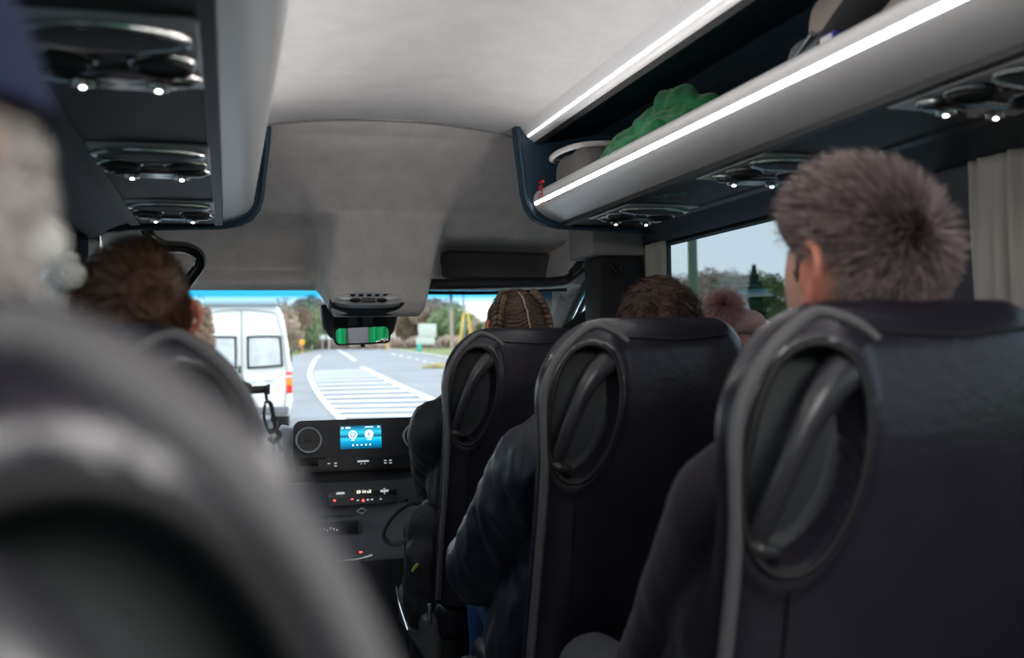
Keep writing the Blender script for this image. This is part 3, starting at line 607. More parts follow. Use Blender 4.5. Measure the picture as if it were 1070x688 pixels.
# centre stack
YC = 3.86
a, b = PY(308, 442, YC), PY(446, 436, YC); c_, d_ = PY(310, 494, YC), PY(447, 487, YC)
cx, zt, zb = (a.x+b.x)/2, (a.z+b.z)/2, (c_.z+d_.z)/2; W2 = (b.x-a.x)/2+.004
print('DASH', a, b, c_, d_)
bez = Matrix.Translation((cx, YC, (zt+zb)/2)) @ Matrix.Rotation(-.10, 4, 'X'); H2 = (zt-zb)/2+.004
bi = Matrix.Translation(-DO) @ bez
def rr(hw, hh, r, n=6):
    o = []
    for sx, sy, a0 in ((1, 1, 0), (-1, 1, PI/2), (-1, -1, PI), (1, -1, 1.5*PI)):
        for k in range(n+1): t = a0+PI/2*k/n; o.append((sx*(hw-r)+r*math.cos(t), sy*(hh-r)+r*math.sin(t)))
    return o
def plate(hw, hh, r, y0, y1, cx_=0, cz_=0):
    p = rr(hw, hh, r); m_ = MB(); m_.extr([(x+cx_, z+cz_) for x, z in p], y0, y1); return m_
plate(W2, H2, .03, 0, .14).xf(bi).build('centre_stack', mat('stack_grey', (.030, .031, .037), .5), dp, ang=30)
plate(W2-.004, H2-.004, .028, -.006, 0).xf(bi).build('stack_fascia', mat('fascia_grey', (.036, .037, .044), .42), dp, ang=30)
for s in (-1, 1):
    vx, vz = s*(W2-.054), H2-.075
    v_ = MB().lathe([(.051, 0), (.051, -.012), (.047, -.017), (.043, -.015), (.041, -.0075), (0, -.0070)], (vx, -.004, vz), axis=(0, 1, 0), seg=40).xf(bi).build('air_vent', mat('vent_black', (.010, .010, .012), .35), dp, ang=25)
    MB().tube([(vx+.0455*math.cos(t), -.022, vz+.0455*math.sin(t)) for t in np.linspace(0, 2*PI, 40, endpoint=False)], .0042, 8, smooth=False, closed=True).xf(bi).build('vent_ring', mat('vent_ring_silver', (.55, .58, .62), .3, .3), v_)
    mb = MB()
    for k in range(3): mb.box((vx-.036, -.0145, vz-.016+k*.016), (vx+.036, -.010, vz-.0135+k*.016))
    mb.box((vx-.012, -.021, vz-.005), (vx+.012, -.006, vz+.006), bev=.002); mb.xf(bi).build('vent_vane', mat('vane_grey', (.06, .062, .07), .4), v_)
    MB().box((s*(W2-.015)-(.105 if s > 0 else 0), -.012, -H2+.026), (s*(W2-.015)+(.105 if s < 0 else 0), .001, -H2+.056), bev=.006).xf(bi).build('storage_slot', BLACK, dp)
plate(.170, .020, .006, -.014, -.004, 0, -H2+.030).xf(bi).build('switch_strip', mat('strip_black', (.018, .019, .024), .35), dp)
WI = mat('icon_white', (.6, .62, .65), .4, emit=(.7, .75, .8), estr=.35)
mb = MB()
for x, z in ((-.13, .032), (-.105, .032), (-.105, .022), (.085, .034), (.085, .024), (.105, .034), (.105, .024)): mb.box((x-.005, -.0155, -H2+z-.0018), (x+.005, -.0140, -H2+z+.0018))
mb.box((-.022, -.0165, -H2+.032), (.022, -.0140, -H2+.038), bev=.001).box((-.01, -.016, -H2+.024), (-.006, -.014, -H2+.027)).box((.004, -.016, -H2+.024), (.008, -.014, -H2+.027))
mb.xf(bi).build('switch_icons', WI, dp)
# screen
scx, scz, sw, sh = (PY(377, 456, YC).x-cx), H2-.070, .0785, .0450
def screen_mat():
    m = bpy.data.materials.new('blue_screen'); m.use_nodes = True; t = m.node_tree; b = t.nodes['Principled BSDF']
    co = t.nodes.new('ShaderNodeTexCoord'); sp_ = t.nodes.new('ShaderNodeSeparateXYZ'); r = t.nodes.new('ShaderNodeValToRGB')
    e = r.color_ramp.elements; e[0].position = 0; e[0].color = (.0, .03, .06, 1); e[1].position = 1; e[1].color = (.0, .02, .05, 1)
    for p_, c in ((.30, (.0, .22, .42, 1)), (.46, (.02, .42, .62, 1)), (.52, (.0, .05, .10, 1)), (.70, (.02, .38, .56, 1))): k = e.new(p_); k.color = c
    b.inputs['Base Color'].default_value = (.01, .01, .01, 1); b.inputs['Roughness'].default_value = .15
    t.links.new(co.outputs['Generated'], sp_.inputs[0]); t.links.new(sp_.outputs['Z'], r.inputs[0]); t.links.new(r.outputs[0], b.inputs['Emission Color']); b.inputs['Emission Strength'].default_value = 1.1
    return m
scr = MB().box((scx-sw, -.010, scz-sh), (scx+sw, -.005, scz+sh)).xf(bi).build('screen', screen_mat(), dp)
SW = mat('screen_white', (.8, .9, 1), .4, emit=(.75, .9, 1), estr=1.0)
mb = MB()
for dx in (-.031, .031): mb.tube([(scx+dx+.014*math.cos(t), -.0115, scz+.010+.014*math.sin(t)) for t in np.linspace(0, 2*PI, 26, endpoint=False)], .0022, 6, smooth=False, closed=True)
mb.lathe([(.007, -.0), (.007, -.001)], (scx-.031, -.0105, scz+.010), axis=(0, 1, 0)).lathe([(.012, 0), (.012, -.001)], (scx+.031, -.0105, scz+.010), axis=(0, 1, 0))
mb.box((scx-.038, -.011, scz-.012), (scx-.024, -.0104, scz-.009)).box((scx+.022, -.011, scz-.012), (scx+.040, -.0104, scz-.009))
for k in range(5): mb.box((scx-.034+k*.0165, -.011, scz-.033), (scx-.029+k*.0165, -.0104, scz-.028))
mb.box((scx-.074, -.011, scz+.034), (scx-.066, -.0104, scz+.039)).box((scx-.058, -.011, scz+.034), (scx-.040, -.0104, scz+.039)).box((scx+.016, -.011, scz+.036), (scx+.048, -.0104, scz+.039)).box((scx+.064, -.011, scz+.034), (scx+.072, -.0104, scz+.040))
mb.xf(bi).build('screen_icons', SW, scr)
mb = MB().box((scx+.029, -.0122, scz+.003), (scx+.033, -.0116, scz+.017)).xf(bi).build('screen_glyph', BLACK, scr)
# sloping grey area under the stack
e0, e1 = PY(305, 497, 3.885), PY(450, 500, 3.885)
# climate panel
ca, cb, cc = PY(343, 512, 3.86), PY(415, 508, 3.86), PY(345, 529, 3.86)
px_, pz_ = (ca.x+cb.x)/2, (ca.z+cc.z)/2; ph = abs(ca.z-cc.z)/2+.004; pw = (cb.x-ca.x)/2
ci = Matrix.Translation(-DO) @ Matrix.Translation((px_, 3.875, pz_)) @ Matrix.Rotation(-.25, 4, 'X')
plate(pw, ph, .008, 0, .06).xf(ci).build('climate_panel', mat('climate_black', (.008, .008, .010), .25), dp)
plate(pw-.002, ph*.42, .006, -.010, 0, 0, -ph*.55).xf(ci).build('button_bar', mat('bar_grey', (.03, .032, .04), .4), dp)
mb = MB()
for k, x in enumerate((-.085, .085)): mb.box((x-.016, -.006, ph*.35-.004), (x+.016, 0, ph*.35+.004), bev=.002)
mb.box((.083, -.006, ph*.35+.007), (.087, 0, ph*.35+.011)).box((.083, -.006, ph*.35-.011), (.087, 0, ph*.35-.007))
for x in (-.02, .018, .034, .068): mb.box((x-.004, -.0115, -ph*.55-.002), (x+.004, -.0100, -ph*.55+.003))
mb.xf(ci).build('climate_switches', WI, dp)
t_ = text('climate_digits', '20 14 x3', .016, ci @ Matrix.Translation((.005, -.002, ph*.38)) @ Matrix.Rotation(PI/2, 4, 'X'), mat('digit_white', (.9, .9, .8), .4, emit=(.95, 1, .8), estr=1.2), dp)
rd = mat('red_light', (.8, .05, .05), .4, emit=(1, .08, .08), estr=1.6)
MB().box((-.113, -.012, -ph*.45-.002), (-.105, -.010, -ph*.45+.004)).box((-.046, -.012, -ph*.45), (-.038, -.010, -ph*.45+.005)).add([(-.006, -.0115, -ph*.7), (.006, -.0115, -ph*.7), (0, -.0115, -ph*.35)], [(0, 1, 2)]).xf(ci).build('warning_light', rd, dp)
# diamond emblem
em = PY(378, 534, 3.855); pts = []
mb = MB(); mb.tube([(em.x-.019, em.y, em.z), (em.x, em.y, em.z+.011), (em.x+.019, em.y, em.z), (em.x, em.y, em.z-.011)], .003, 6, smooth=False, closed=True)
dxf(mb).build('diamond_emblem', mat('emblem_white', (.75, .75, .75), .4), dp)
# lower shelf, tray and console
dxf(MB().extr([(3.905, -.50), (3.875, -.505), (3.885, -.60), (3.84, -.66), (3.76, -.70), (3.72, -.78), (3.80, -.95), (3.86, -1.2), (4.05, -1.2), (4.0, -.5)], .12, .86, axis='X')).build('lower_console', DASH2, dp, ang=40)
tA, tB = PY(322, 545, 3.80), PY(378, 540, 3.80)
mb = MB(); y_ = 3.79; zt_ = tB.z; w_ = (tB.x-tA.x)
mb.box((tA.x-.06, y_-.015, zt_-.070), (tB.x, y_+.06, zt_+.005), bev=.012); dxf(mb).build('coin_tray', mat('tray_grey', (.10, .12, .13), .4), dp)
dxf(MB().box((tA.x-.05, y_-.019, zt_-.058), (tB.x-.014, y_+.02, zt_-.008), bev=.006)).build('tray_recess', mat('tray_dark', (.035, .045, .05), .35), dp)
mb = MB()
for k in range(9): mb.box((tA.x+.005+k*.012, y_-.0215, zt_-.035-.004*(k % 3)), (tA.x+.010+k*.012, y_-.019, zt_-.028-.004*(k % 3)))
dxf(mb).build('tray_lettering', WI, dp)
dxf(MB().lathe([(.008, 0), (.006, -.006), (0, -.006)], PY(425, 523, 3.87), axis=(0, 1, 0), seg=16)).build('power_socket', BLACK, dp)
# pale instrument cowl end left of the stack
dxf(MB().tube([PY(290, 452, 3.9), PY(300, 458, 3.9), PY(304, 474, 3.92)], [.03, .045, .03], 12)).build('cowl_end', mat('cowl_pale', (.50, .49, .54), .6), dp)
MB().tube([PY(x, y, 3.55)-DO for x, y in ((345, 586), (365, 586), (378, 584), (389, 581))], [.003, .004, .004, .006], 8).build('gear_lever_trim', CHROME, dp)
MB().box(PY(378, 577, 3.6)-DO-Vector((.008, .003, .003)), PY(378, 577, 3.6)-DO+Vector((.002, .003, .002))).build('warning_light', rd, dp)

# ---------------------------------------------------------------- overhead console and mirror
oc = empty('overhead_console', (PY(384, 315, 3.55))); OO = Vector(oc.location); tag(oc, 'silver and black overhead lamp console in the headliner above the mirror', 'overhead console')
oi = Matrix.Translation((0, 0, 0)) @ Matrix.Rotation(-.50, 4, 'X')
el = lambda hw, hh, y0, y1: MB().extr([(hw*math.copysign(abs(math.cos(t))**.75, math.cos(t)), hh*math.copysign(abs(math.sin(t))**.75, math.sin(t))) for t in np.linspace(0, 2*PI, 44, endpoint=False)], y0, y1)
el(.134, .034, -.004, .05).xf(oi).build('console_surround', BLACK, oc, ang=30)
f_ = el(.118, .026, -.018, .0); f_.v = [(x, y-(.0 if y > -.01 else .010*(1-(x/.13)**2)), z-.006) for x, y, z in f_.v]; f_.xf(oi).build('console_fascia', mat('console_silver', (.50, .51, .53), .3, .3), oc, ang=30)
mb = MB()
for k in range(5): mb.box((-.062+k*.029, -.030, .007), (-.046+k*.029, -.020, .013), bev=.002)
mb.xf(oi).build('console_button', BLACK, oc)
for s in (-1, 1):
    MB().ell((s*.082, -.024, -.002), (.030, .010, .012)).xf(oi).build('map_lamp', mat('lamp_clear', (.8, .8, .8), .15, .3), oc)
    MB().ell((s*.046, -.030, -.014), (.020, .008, .008)).xf(oi).build('map_switch', BLACK, oc)
MB().box((-.024, -.036, -.022), (.024, -.026, -.006), bev=.003).xf(oi).build('console_lid', mat('lid_grey', (.09, .10, .11), .4), oc)
sb = empty('camera_housing', PY(377, 335, 3.92)); tag(sb, 'black sensor housing on the windscreen behind the rear-view mirror', 'sensor housing'); SO = Vector(sb.location)
Yh = 3.92
hp = [PY(335, 318, Yh), PY(419, 318, Yh), PY(413, 345, Yh), PY(404, 358, Yh), PY(356, 359, Yh), PY(345, 352, Yh), PY(337, 342, Yh)]
V = [v-SO for v in hp]+[v-SO+Vector((0, .06, -.0)) for v in hp]; n = len(hp)
o = MB().add(V, [tuple(range(n)), tuple(range(2*n-1, n-1, -1))]+[(i, (i+1) % n, n+(i+1) % n, n+i) for i in range(n)]).build('housing', mat('housing_grey', (.06, .062, .07), .5), sb)
o.modifiers.new('b', 'BEVEL').width = .012; o.modifiers['b'].segments = 3
for x0, x1 in ((348, 362), (391, 405)):
    v0, v1 = PY(x0, 320, Yh-.006)-SO, PY(x1, 343, Yh-.006)-SO
    MB().box((v0.x, v0.y-.003, v1.z), (v1.x, v0.y+.008, v0.z), bev=.003).build('dark_grille', BLACK, sb)
v0, v1 = PY(364, 322, Yh-.006)-SO, PY(389, 340, Yh-.006)-SO
MB().box((v0.x, v0.y-.006, v1.z), (v1.x, v0.y+.008, v0.z), bev=.003).build('mount_cover', mat('mount_blue_grey', (.10, .11, .14), .4), sb)
mp = empty('rear_view_mirror', PY(378.5, 350.5, 3.84)); tag(mp, 'rear-view mirror reflecting green cloth, hanging below the overhead console', 'mirror'); MO = Vector(mp.location)
tgt = Vector((.62, -2.3, .10)); nrm = ((tgt-MO).normalized()+(-MO).normalized()).normalized()
mq = (Vector((0, -1, 0)).rotation_difference(nrm)).to_matrix().to_4x4() @ Matrix.Rotation(math.radians(-2), 4, 'Y')
plate(.108, .036, .022, -.004, .018).xf(mq).build('mirror_housing', BLACK, mp, ang=30)
plate(.101, .0295, .018, -.0062, -.0038).xf(mq).build('mirror_glass', mat('mirror_silver', (.92, .96, .94), .015, 1), mp)
MB().tube([(0, .01, .03), (0, .05, .055), (0, .07, .07)], [.012, .010, .012], 10).build('mirror_stem', BLACK, mp)
MB().tube([(0, 0, -.034), (.001, -.002, -.046)], .009, 8, smooth=False).xf(mq).build('dimming_tab', BLACK, mp)
# added green drapes and grey post behind camera, to fill the mirror's reflection
GC = mat('green_cloth', (.0, .33, .12), .9, bump=.2, bump_scale=200)
for k, (x0, x1, lb) in enumerate(((.05, .46, 'added bright green drape behind the camera, giving the green on one side of the mirror'), (.66, 1.15, 'added bright green drape behind the camera, giving the green on the other side of the mirror'))):
    V, F = [], []
    for j in range(21):
        for i in range(61):
            u, v = i/60, j/20; V.append((x0+(x1-x0)*u, -2.60+.03*math.sin(u*38+.8*math.sin(v*3))+.01*math.sin(u*80), -.35+v*.9))
    for j in range(20):
        for i in range(60): F.append((j*61+i, j*61+i+1, (j+1)*61+i+1, (j+1)*61+i))
    o = mesh_obj('added_mirror_drape', V, F, GC); o.modifiers.new('t', 'SOLIDIFY').thickness = .004; tag(o, lb, 'curtain')
tag(MB().box((.48, -2.63, -.30), (.69, -2.52, .55), bev=.01).build('added_mirror_post', mat('post_grey', (.10, .10, .12), .7)), 'added grey post between the two green drapes, there for the mirror reflection', 'post')
# ================================================================ SEATS
SW_, SH_ = .44, .80
TH = .048
def outl(t, side):      # half width at depth t below the top; side -1 = aisle side with the big shoulder
    rx, rz = (.150, .175) if side < 0 else (.075, .11)
    h = SW_/2
    if t < rz: h -= rx*(1-math.sqrt(max(0, 1-(1-t/rz)**2)))
    return h-.010*sm(.1, .3, t)+.012*sm(.3, .8, t)
OXC, OZC, OA, OB, TILT = -SW_/2+.083, -.178, .062, .136, .13
def oval_s(x, z):
    zz = z-OZC; xx = x-OXC-TILT*zz
    return ((abs(xx)/(OA*(1+.10*zz/OB)))**2.2+(abs(zz)/OB)**2.2)**(1/2.2)
def rear_y(x, z):
    t = -z; hw = outl(t, -1 if x < 0 else 1)
    th = TH*math.sqrt(max(0, 1-(1-min(1, t/.055))**2))
    u = min(1, abs(x)/max(hw, 1e-4)); y = -th*(max(0, 1-u**4.5))**.5
    y -= .014*(1-u*u)*sm(0, .2, t)
    y += .042*max(0, 1-t/.30)**2
    return y
def rear_full(x, z):
    s = oval_s(x, z); y = rear_y(x, z)
    y -= .006*math.exp(-((s-1.12)/.10)**2)                     # padded lip around the recess
    if s < 1: y += .052*sm(1.0, .86, s)*(1 if x < 9 else 1)
    return y
def make_backrest():
    V, F = [], []; rows = [0, .0008, .003, .006, .010, .015, .021, .028, .036]+list(np.linspace(.045, SH_, 120)); NR, NF_ = 120, 26
    for t in rows:
        hl, hr = outl(t, -1), outl(t, 1); z = -t
        for i in range(NR+1):
            s = -1+2*i/NR; u = .55*s+.45*math.sin(PI/2*s); x = u*(hl if u < 0 else hr); V.append((x, rear_full(x, z), z))
        th = TH*math.sqrt(max(0, 1-(1-min(1, t/.055))**2))
        for i in range(1, NF_):
            s = 1-2*i/NF_; u = math.sin(PI/2*s); x = u*(hl if u < 0 else hr); V.append((x, .042*max(0, 1-t/.30)**2+th*(1-abs(u)**5)**.5*(1.1+.5*sm(.5, .9, abs(u))*sm(.2, .4, t)), z))
    n = NR+NF_
    for j in range(len(rows)-1):
        for k in range(n): F.append((j*n+k, (j+1)*n+k, (j+1)*n+(k+1) % n, j*n+(k+1) % n))
    F.append(tuple((len(rows)-1)*n+k for k in range(n)))
    return V, F
BV, BF = make_backrest()
def on(x, z, off): return (x, rear_full(x, z)-off, z)
def seat_parts(flip):
    fx = Matrix.Scale(-1, 4, (1, 0, 0)) if flip else Matrix.Identity(4)
    D = {}
    D['backrest'] = (MB().add(BV, BF), LEATHER)
    # light grey piping: up the aisle edge, over the shoulder, ending above the recess
    pts = []
    for t in list(np.linspace(.78, .19, 22))+[.17, .14, .11, .08, .055, .035, .02, .010]:
        x = -outl(t, -1)+.004; pts.append((x+.004, rear_y(x+.010, -t)*.85-.003, -t-.001))
    e = pts[-1]
    pts += [(e[0]+q_, rear_y(e[0]+q_, -z_)-.003, -z_) for q_, z_ in ((.022, .012), (.045, .022), (.062, .038))]
    D['edge_piping'] = (MB().tube(pts, [.0085]*(len(pts)-3)+[.007, .006, .005], 10, n=3), PIPING)
    # seam across the head of the seat
    pts = [(x, rear_full(x, -.035+.012*abs(x-.05)/.2)-.0015, -.035+.012*abs(x-.05)/.2) for x in np.linspace(-.045, .165, 16)]
    D['top_seam'] = (MB().tube(pts, .0028, 8, n=3), BLACK)
    zz = [-.33, -.45, -.6, -.74]
    D['lower_seam'] = (MB().tube([(OXC-.012+.002*k, rear_full(OXC-.012, z)-.0008, z) for k, z in enumerate(zz)], .002, 6), BLACK)
    # rim of recess
    pts = []
    for t in np.linspace(0, 2*PI, 56, endpoint=False):
        cz = OB*math.copysign(abs(math.sin(t))**(2/2.2), math.sin(t)); z = OZC+cz; x = OXC+TILT*cz+OA*(1+.10*cz/OB)*math.copysign(abs(math.cos(t))**(2/2.2), math.cos(t))
        pts.append((x, rear_y(x, z)-.005, z))
    D['recess_rim'] = (MB().tube(pts, .0048, 8, smooth=False, closed=True), BLACK)
    # moulded bowl lining and grab handle
    V, F = [], []; nr, na = 12, 48
    for j in range(nr+1):
        s = .90*j/nr
        for i in range(na):
            t = 2*PI*i/na; cz = s*OB*math.sin(t); z = OZC+cz; x = OXC+TILT*cz+s*OA*math.cos(t); V.append((x, rear_full(x, z)-.0025, z))
    for j in range(nr):
        for i in range(na): F.append((j*na+i, j*na+(i+1) % na, (j+1)*na+(i+1) % na, (j+1)*na+i))
    D['recess_bowl'] = (MB().add(V, F), mat('bowl_plastic', (.030, .036, .040), .5, bump=.25, bump_scale=700))
    o = lambda dx, dz, dy: (OXC+TILT*dz+dx, rear_y(OXC+dx, OZC+dz)+dy, OZC+dz)
    pts = [o(.046, .100, .022), o(.030, .098, .006), o(.008, .078, -.004), (o(-.012, .040, -.008)), o(-.024, -.005, -.008), o(-.030, -.050, -.002), o(-.031, -.090, .012), o(-.028, -.112, .030)]
    D['grab_handle'] = (MB().tube(pts, [.020, .025, .021, .016, .0145, .0135, .0135, .016], 14, flat=.8), HANDLE)
    D['handle_foot'] = (MB().tube([o(-.046, -.098, .014), o(-.030, -.106, .006), o(-.012, -.112, .012), o(.0, -.122, .024)], [.006, .011, .010, .006], 10), mat('foot_plastic', (.03, .03, .032), .2))
    return {k: (mb.xf(fx), m) for k, (mb, m) in D.items()}
def make_seat(flip):
    p = empty('passenger_seat', (0, 0, -1.2))
    RC = math.radians(12)
    T = Matrix.Translation((0, 0, 1.25)) @ Matrix.Rotation(RC, 4, 'X')      # top of the backrest 1.25 m above the floor; foot of it swings forward
    for k, (mb, m) in seat_parts(flip).items():
        o = mb.xf(T).build(k, m, p, ang=70)
    cu = MB().box((-SW_/2+.005, .16, .34), (SW_/2-.005, .68, .47), bev=.045); cu.build('seat_cushion', LEATHER, p, ang=60)
    MB().box((-SW_/2+.02, .20, .26), (SW_/2-.02, .62, .35), bev=.01).build('seat_frame', DARKPL, p)
    s = 1 if flip else -1
    MB().box((s*SW_/2-.028, .18, .28), (s*SW_/2+.028, .66, .42), bev=.024).build('side_cover', mat('side_cover_grey', (.10, .11, .12), .35), p, ang=60)
    MB().tube([(s*(SW_/2+.03), .66, .40), (s*(SW_/2+.032), .60, .36), (s*(SW_/2+.03), .45, .31)], .004, 8).build('chrome_strip', CHROME, p)
    for x in (-.14, .14):
        MB().box((x-.02, .24, 0), (x+.02, .58, .27), bev=.008).build('leg', DARKPL, p)
    return p
def place(proto, x, y, label, first, ztop=.05, rz=0, sc=1):
    o = proto if first else copy_tree(proto)
    o.location = (x, y, -1.2+(ztop-.05)); o.rotation_euler = (0, 0, rz); o.scale = (sc, 1, 1); o['label'] = label; o['category'] = 'seat'; o['group'] = 'black leather coach seats'; return o
sA, sL = make_seat(False), make_seat(True)
place(sA, .575+.22, 2.70, 'black leather seat in front of the braided passenger\'s row, its rear handle nearest the dashboard', True)
place(sA, .585+.236, 1.85, 'middle black leather seat with oval grab recess, behind the dark curly head', False, sc=1.07)
place(sA, .557+.246, 1.03, 'large black leather seat at the right behind the short-haired man', False, .045, sc=1.12)
place(sL, 1.245, 2.72, 'window seat beside the braided passenger\'s seat, mostly hidden', True, .03)
place(sL, 1.26, 1.90, 'window-side seat just right of the middle seat, only its corner showing', False, .03, sc=.84)
place(sL, 1.26, 1.06, 'window-side seat at the right picture edge beside the large seat', False, .04, sc=.84)
place(sL, .05-.22, 1.27, 'black leather seat on the left with a rounded wrinkled shoulder, behind the knitted scarf', False, .03)
place(sL, .058-.22, .27, 'huge blurred leather seat filling the lower left corner', False, .014)
# the first seat in the list stands in front of the camera's right hand row
# ================================================================ PEOPLE
SKIN = mat('skin', (.62, .33, .24), .5, noise_amt=.06, noise_scale=30, spec=.35); SKIN.node_tree.nodes['Principled BSDF'].inputs['Subsurface Weight'].default_value = .15
SKIN.node_tree.nodes['Principled BSDF'].inputs['Subsurface Radius'].default_value = (.02, .006, .003)
EARM = mat('ear_skin', (.66, .24, .17), .5, spec=.35)
def head_pt(d):
    x, y, z = d
    p = Vector((.076*x, .094*y, .118*z))
    if z < 0:
        p.x *= 1-.30*(-z)**1.6
        if y < 0: p.y *= 1-.45*(-z)**1.2
        else: p.y *= 1-.06*(-z)
    if y > 0:
        p.y -= .006*math.exp(-((abs(x)-.36)**2/.02+(z-.06)**2/.012))        # eye sockets
        p.y += .020*math.exp(-(x**2/.008+(z+.22)**2/.025))                   # nose
        p.y += .006*math.exp(-(x**2/.006+(z-.0)**2/.03))
        p.y += .005*math.exp(-((abs(x)-.25)**2/.05+(z-.20)**2/.006))         # brow
        p.y += .007*math.exp(-(x**2/.05+(z+.52)**2/.004)) + .004*math.exp(-(x**2/.03+(z+.60)**2/.003))   # lips
        p.y += .008*math.exp(-(x**2/.06+(z+.85)**2/.02))                     # chin
    return p
def head_mesh(sc=1):
    V, F = [], []; nu, nv = 72, 56
    for j in range(nv+1):
        ph = -PI/2+PI*j/nv
        for i in range(nu):
            th = 2*PI*i/nu; V.append(head_pt((math.cos(ph)*math.cos(th), math.cos(ph)*math.sin(th), math.sin(ph)))*sc)
    for j in range(nv):
        for i in range(nu): F.append((j*nu+i, j*nu+(i+1) % nu, (j+1)*nu+(i+1) % nu, (j+1)*nu+i))
    return V, F
def capsule(mb, a, ra, b, rb, flat=1.0, seg=18):
    a, b = Vector(a), Vector(b); d = (b-a)
    if d.length < 1e-5: return mb
    t = d.normalized(); pts, rad = [], []
    for k in range(6): an = PI/2*k/6; pts.append(a-t*ra*math.cos(an)); rad.append(max(ra*math.sin(an), ra*.04))
    pts.append(a); rad.append(ra); pts.append(b); rad.append(rb)
    for k in range(1, 7): an = PI/2*k/6; pts.append(b+t*rb*math.sin(an)); rad.append(max(rb*math.cos(an), rb*.04))
    return mb.tube(pts, rad, seg, smooth=False, flat=flat)
def fuse(name, mb, m, parent, vox, folds=0, fscale=14, fseed=0, stretch=(1, 1, .45), smooth_it=2):
    me = bpy.data.meshes.new(name); me.from_pydata([tuple(v) for v in mb.v], [], mb.f); o = bpy.data.objects.new(name, me); C.objects.link(o)
    md = o.modifiers.new('r', 'REMESH'); md.mode = 'VOXEL'; md.voxel_size = vox
    ms = o.modifiers.new('s', 'SMOOTH'); ms.factor = .6; ms.iterations = smooth_it
    dg = bpy.context.evaluated_depsgraph_get(); m2 = bpy.data.meshes.new_from_object(o.evaluated_get(dg)); bpy.data.objects.remove(o); bpy.data.meshes.remove(me)
    m2.name = name; m2.materials.clear(); m2.materials.append(m); m2.polygons.foreach_set('use_smooth', [True]*len(m2.polygons))
    if folds:
        off = Vector((fseed*3.1, fseed*1.7, fseed))
        nn = [v.normal.copy() for v in m2.vertices]
        for v, nr in zip(m2.vertices, nn):
            q = Vector((v.co.x*stretch[0], v.co.y*stretch[1], v.co.z*stretch[2]))*fscale+off
            n1 = noise.noise(q); n2 = noise.noise(q*2.3+Vector((5, 2, 1)))
            v.co += nr*folds*((1-abs(n1)*2.2)*.7+n2*.5)
    o = bpy.data.objects.new(name, m2); C.objects.link(o); o.parent = parent; return o
def hand(mb, w_, dirv, up, s):
    d = Vector(dirv).normalized(); u = (Vector(up)-d*Vector(up).dot(d)).normalized(); sd = d.cross(u)*s
    W = Vector(w_)
    capsule(mb, W, .026, W+d*.04, .030); capsule(mb, W+d*.03+sd*.016, .018, W+d*.085+sd*.024, .015); capsule(mb, W+d*.03-sd*.016, .018, W+d*.082-sd*.026, .014); capsule(mb, W+d*.03, .02, W+d*.088, .016)
    for k, (o_, l) in enumerate(((.030, .068), (.011, .078), (-.010, .072), (-.029, .056))):
        b = W+d*.088+sd*o_; c1 = b+d*l*.42-u*l*.08; c2 = c1+d*l*.28-u*l*.18; c3 = c2+d*l*.16-u*l*.20
        capsule(mb, b, .0095, c1, .009, seg=10); capsule(mb, c1, .009, c2, .0082, seg=10); capsule(mb, c2, .0082, c3, .0072, seg=10)
    b = W+d*.022+sd*.030; c1 = b+d*.028+sd*.026-u*.008; c2 = c1+d*.030+sd*.008-u*.006
    capsule(mb, b, .013, c1, .011, seg=10); capsule(mb, c1, .011, c2, .009, seg=10)
def strands(name, roots, m, parent, width, segs=3):
    V, F = [], []
    for (p, d, l, bend) in roots:
        p = Vector(p); d = Vector(d).normalized(); b = d.orthogonal().normalized(); b.rotate(Matrix.Rotation(R.uniform(0, 6.28), 3, d)); n0 = len(V)
        for k in range(segs+1):
            t = k/segs; q = p+d*l*t+Vector(bend)*l*t*t; w_ = width*(1-t*.8); V += [q-b*w_, q+b*w_]
        for k in range(segs): F.append((n0+2*k, n0+2*k+1, n0+2*k+3, n0+2*k+2))
    return mesh_obj(name, V, F, m, parent)
def hair_mat(name, c1, c2, rough=.45):
    m = bpy.data.materials.new(name); m.use_nodes = True; t = m.node_tree; b = t.nodes['Principled BSDF']; b.inputs['Roughness'].default_value = rough; b.inputs['Specular IOR Level'].default_value = .4
    g = t.nodes.new('ShaderNodeNewGeometry'); r = t.nodes.new('ShaderNodeValToRGB'); r.color_ramp.elements[0].color = (*c1, 1); r.color_ramp.elements[1].color = (*c2, 1)
    t.links.new(g.outputs['Random Per Island'], r.inputs[0]); t.links.new(r.outputs[0], b.inputs['Base Color']); return m
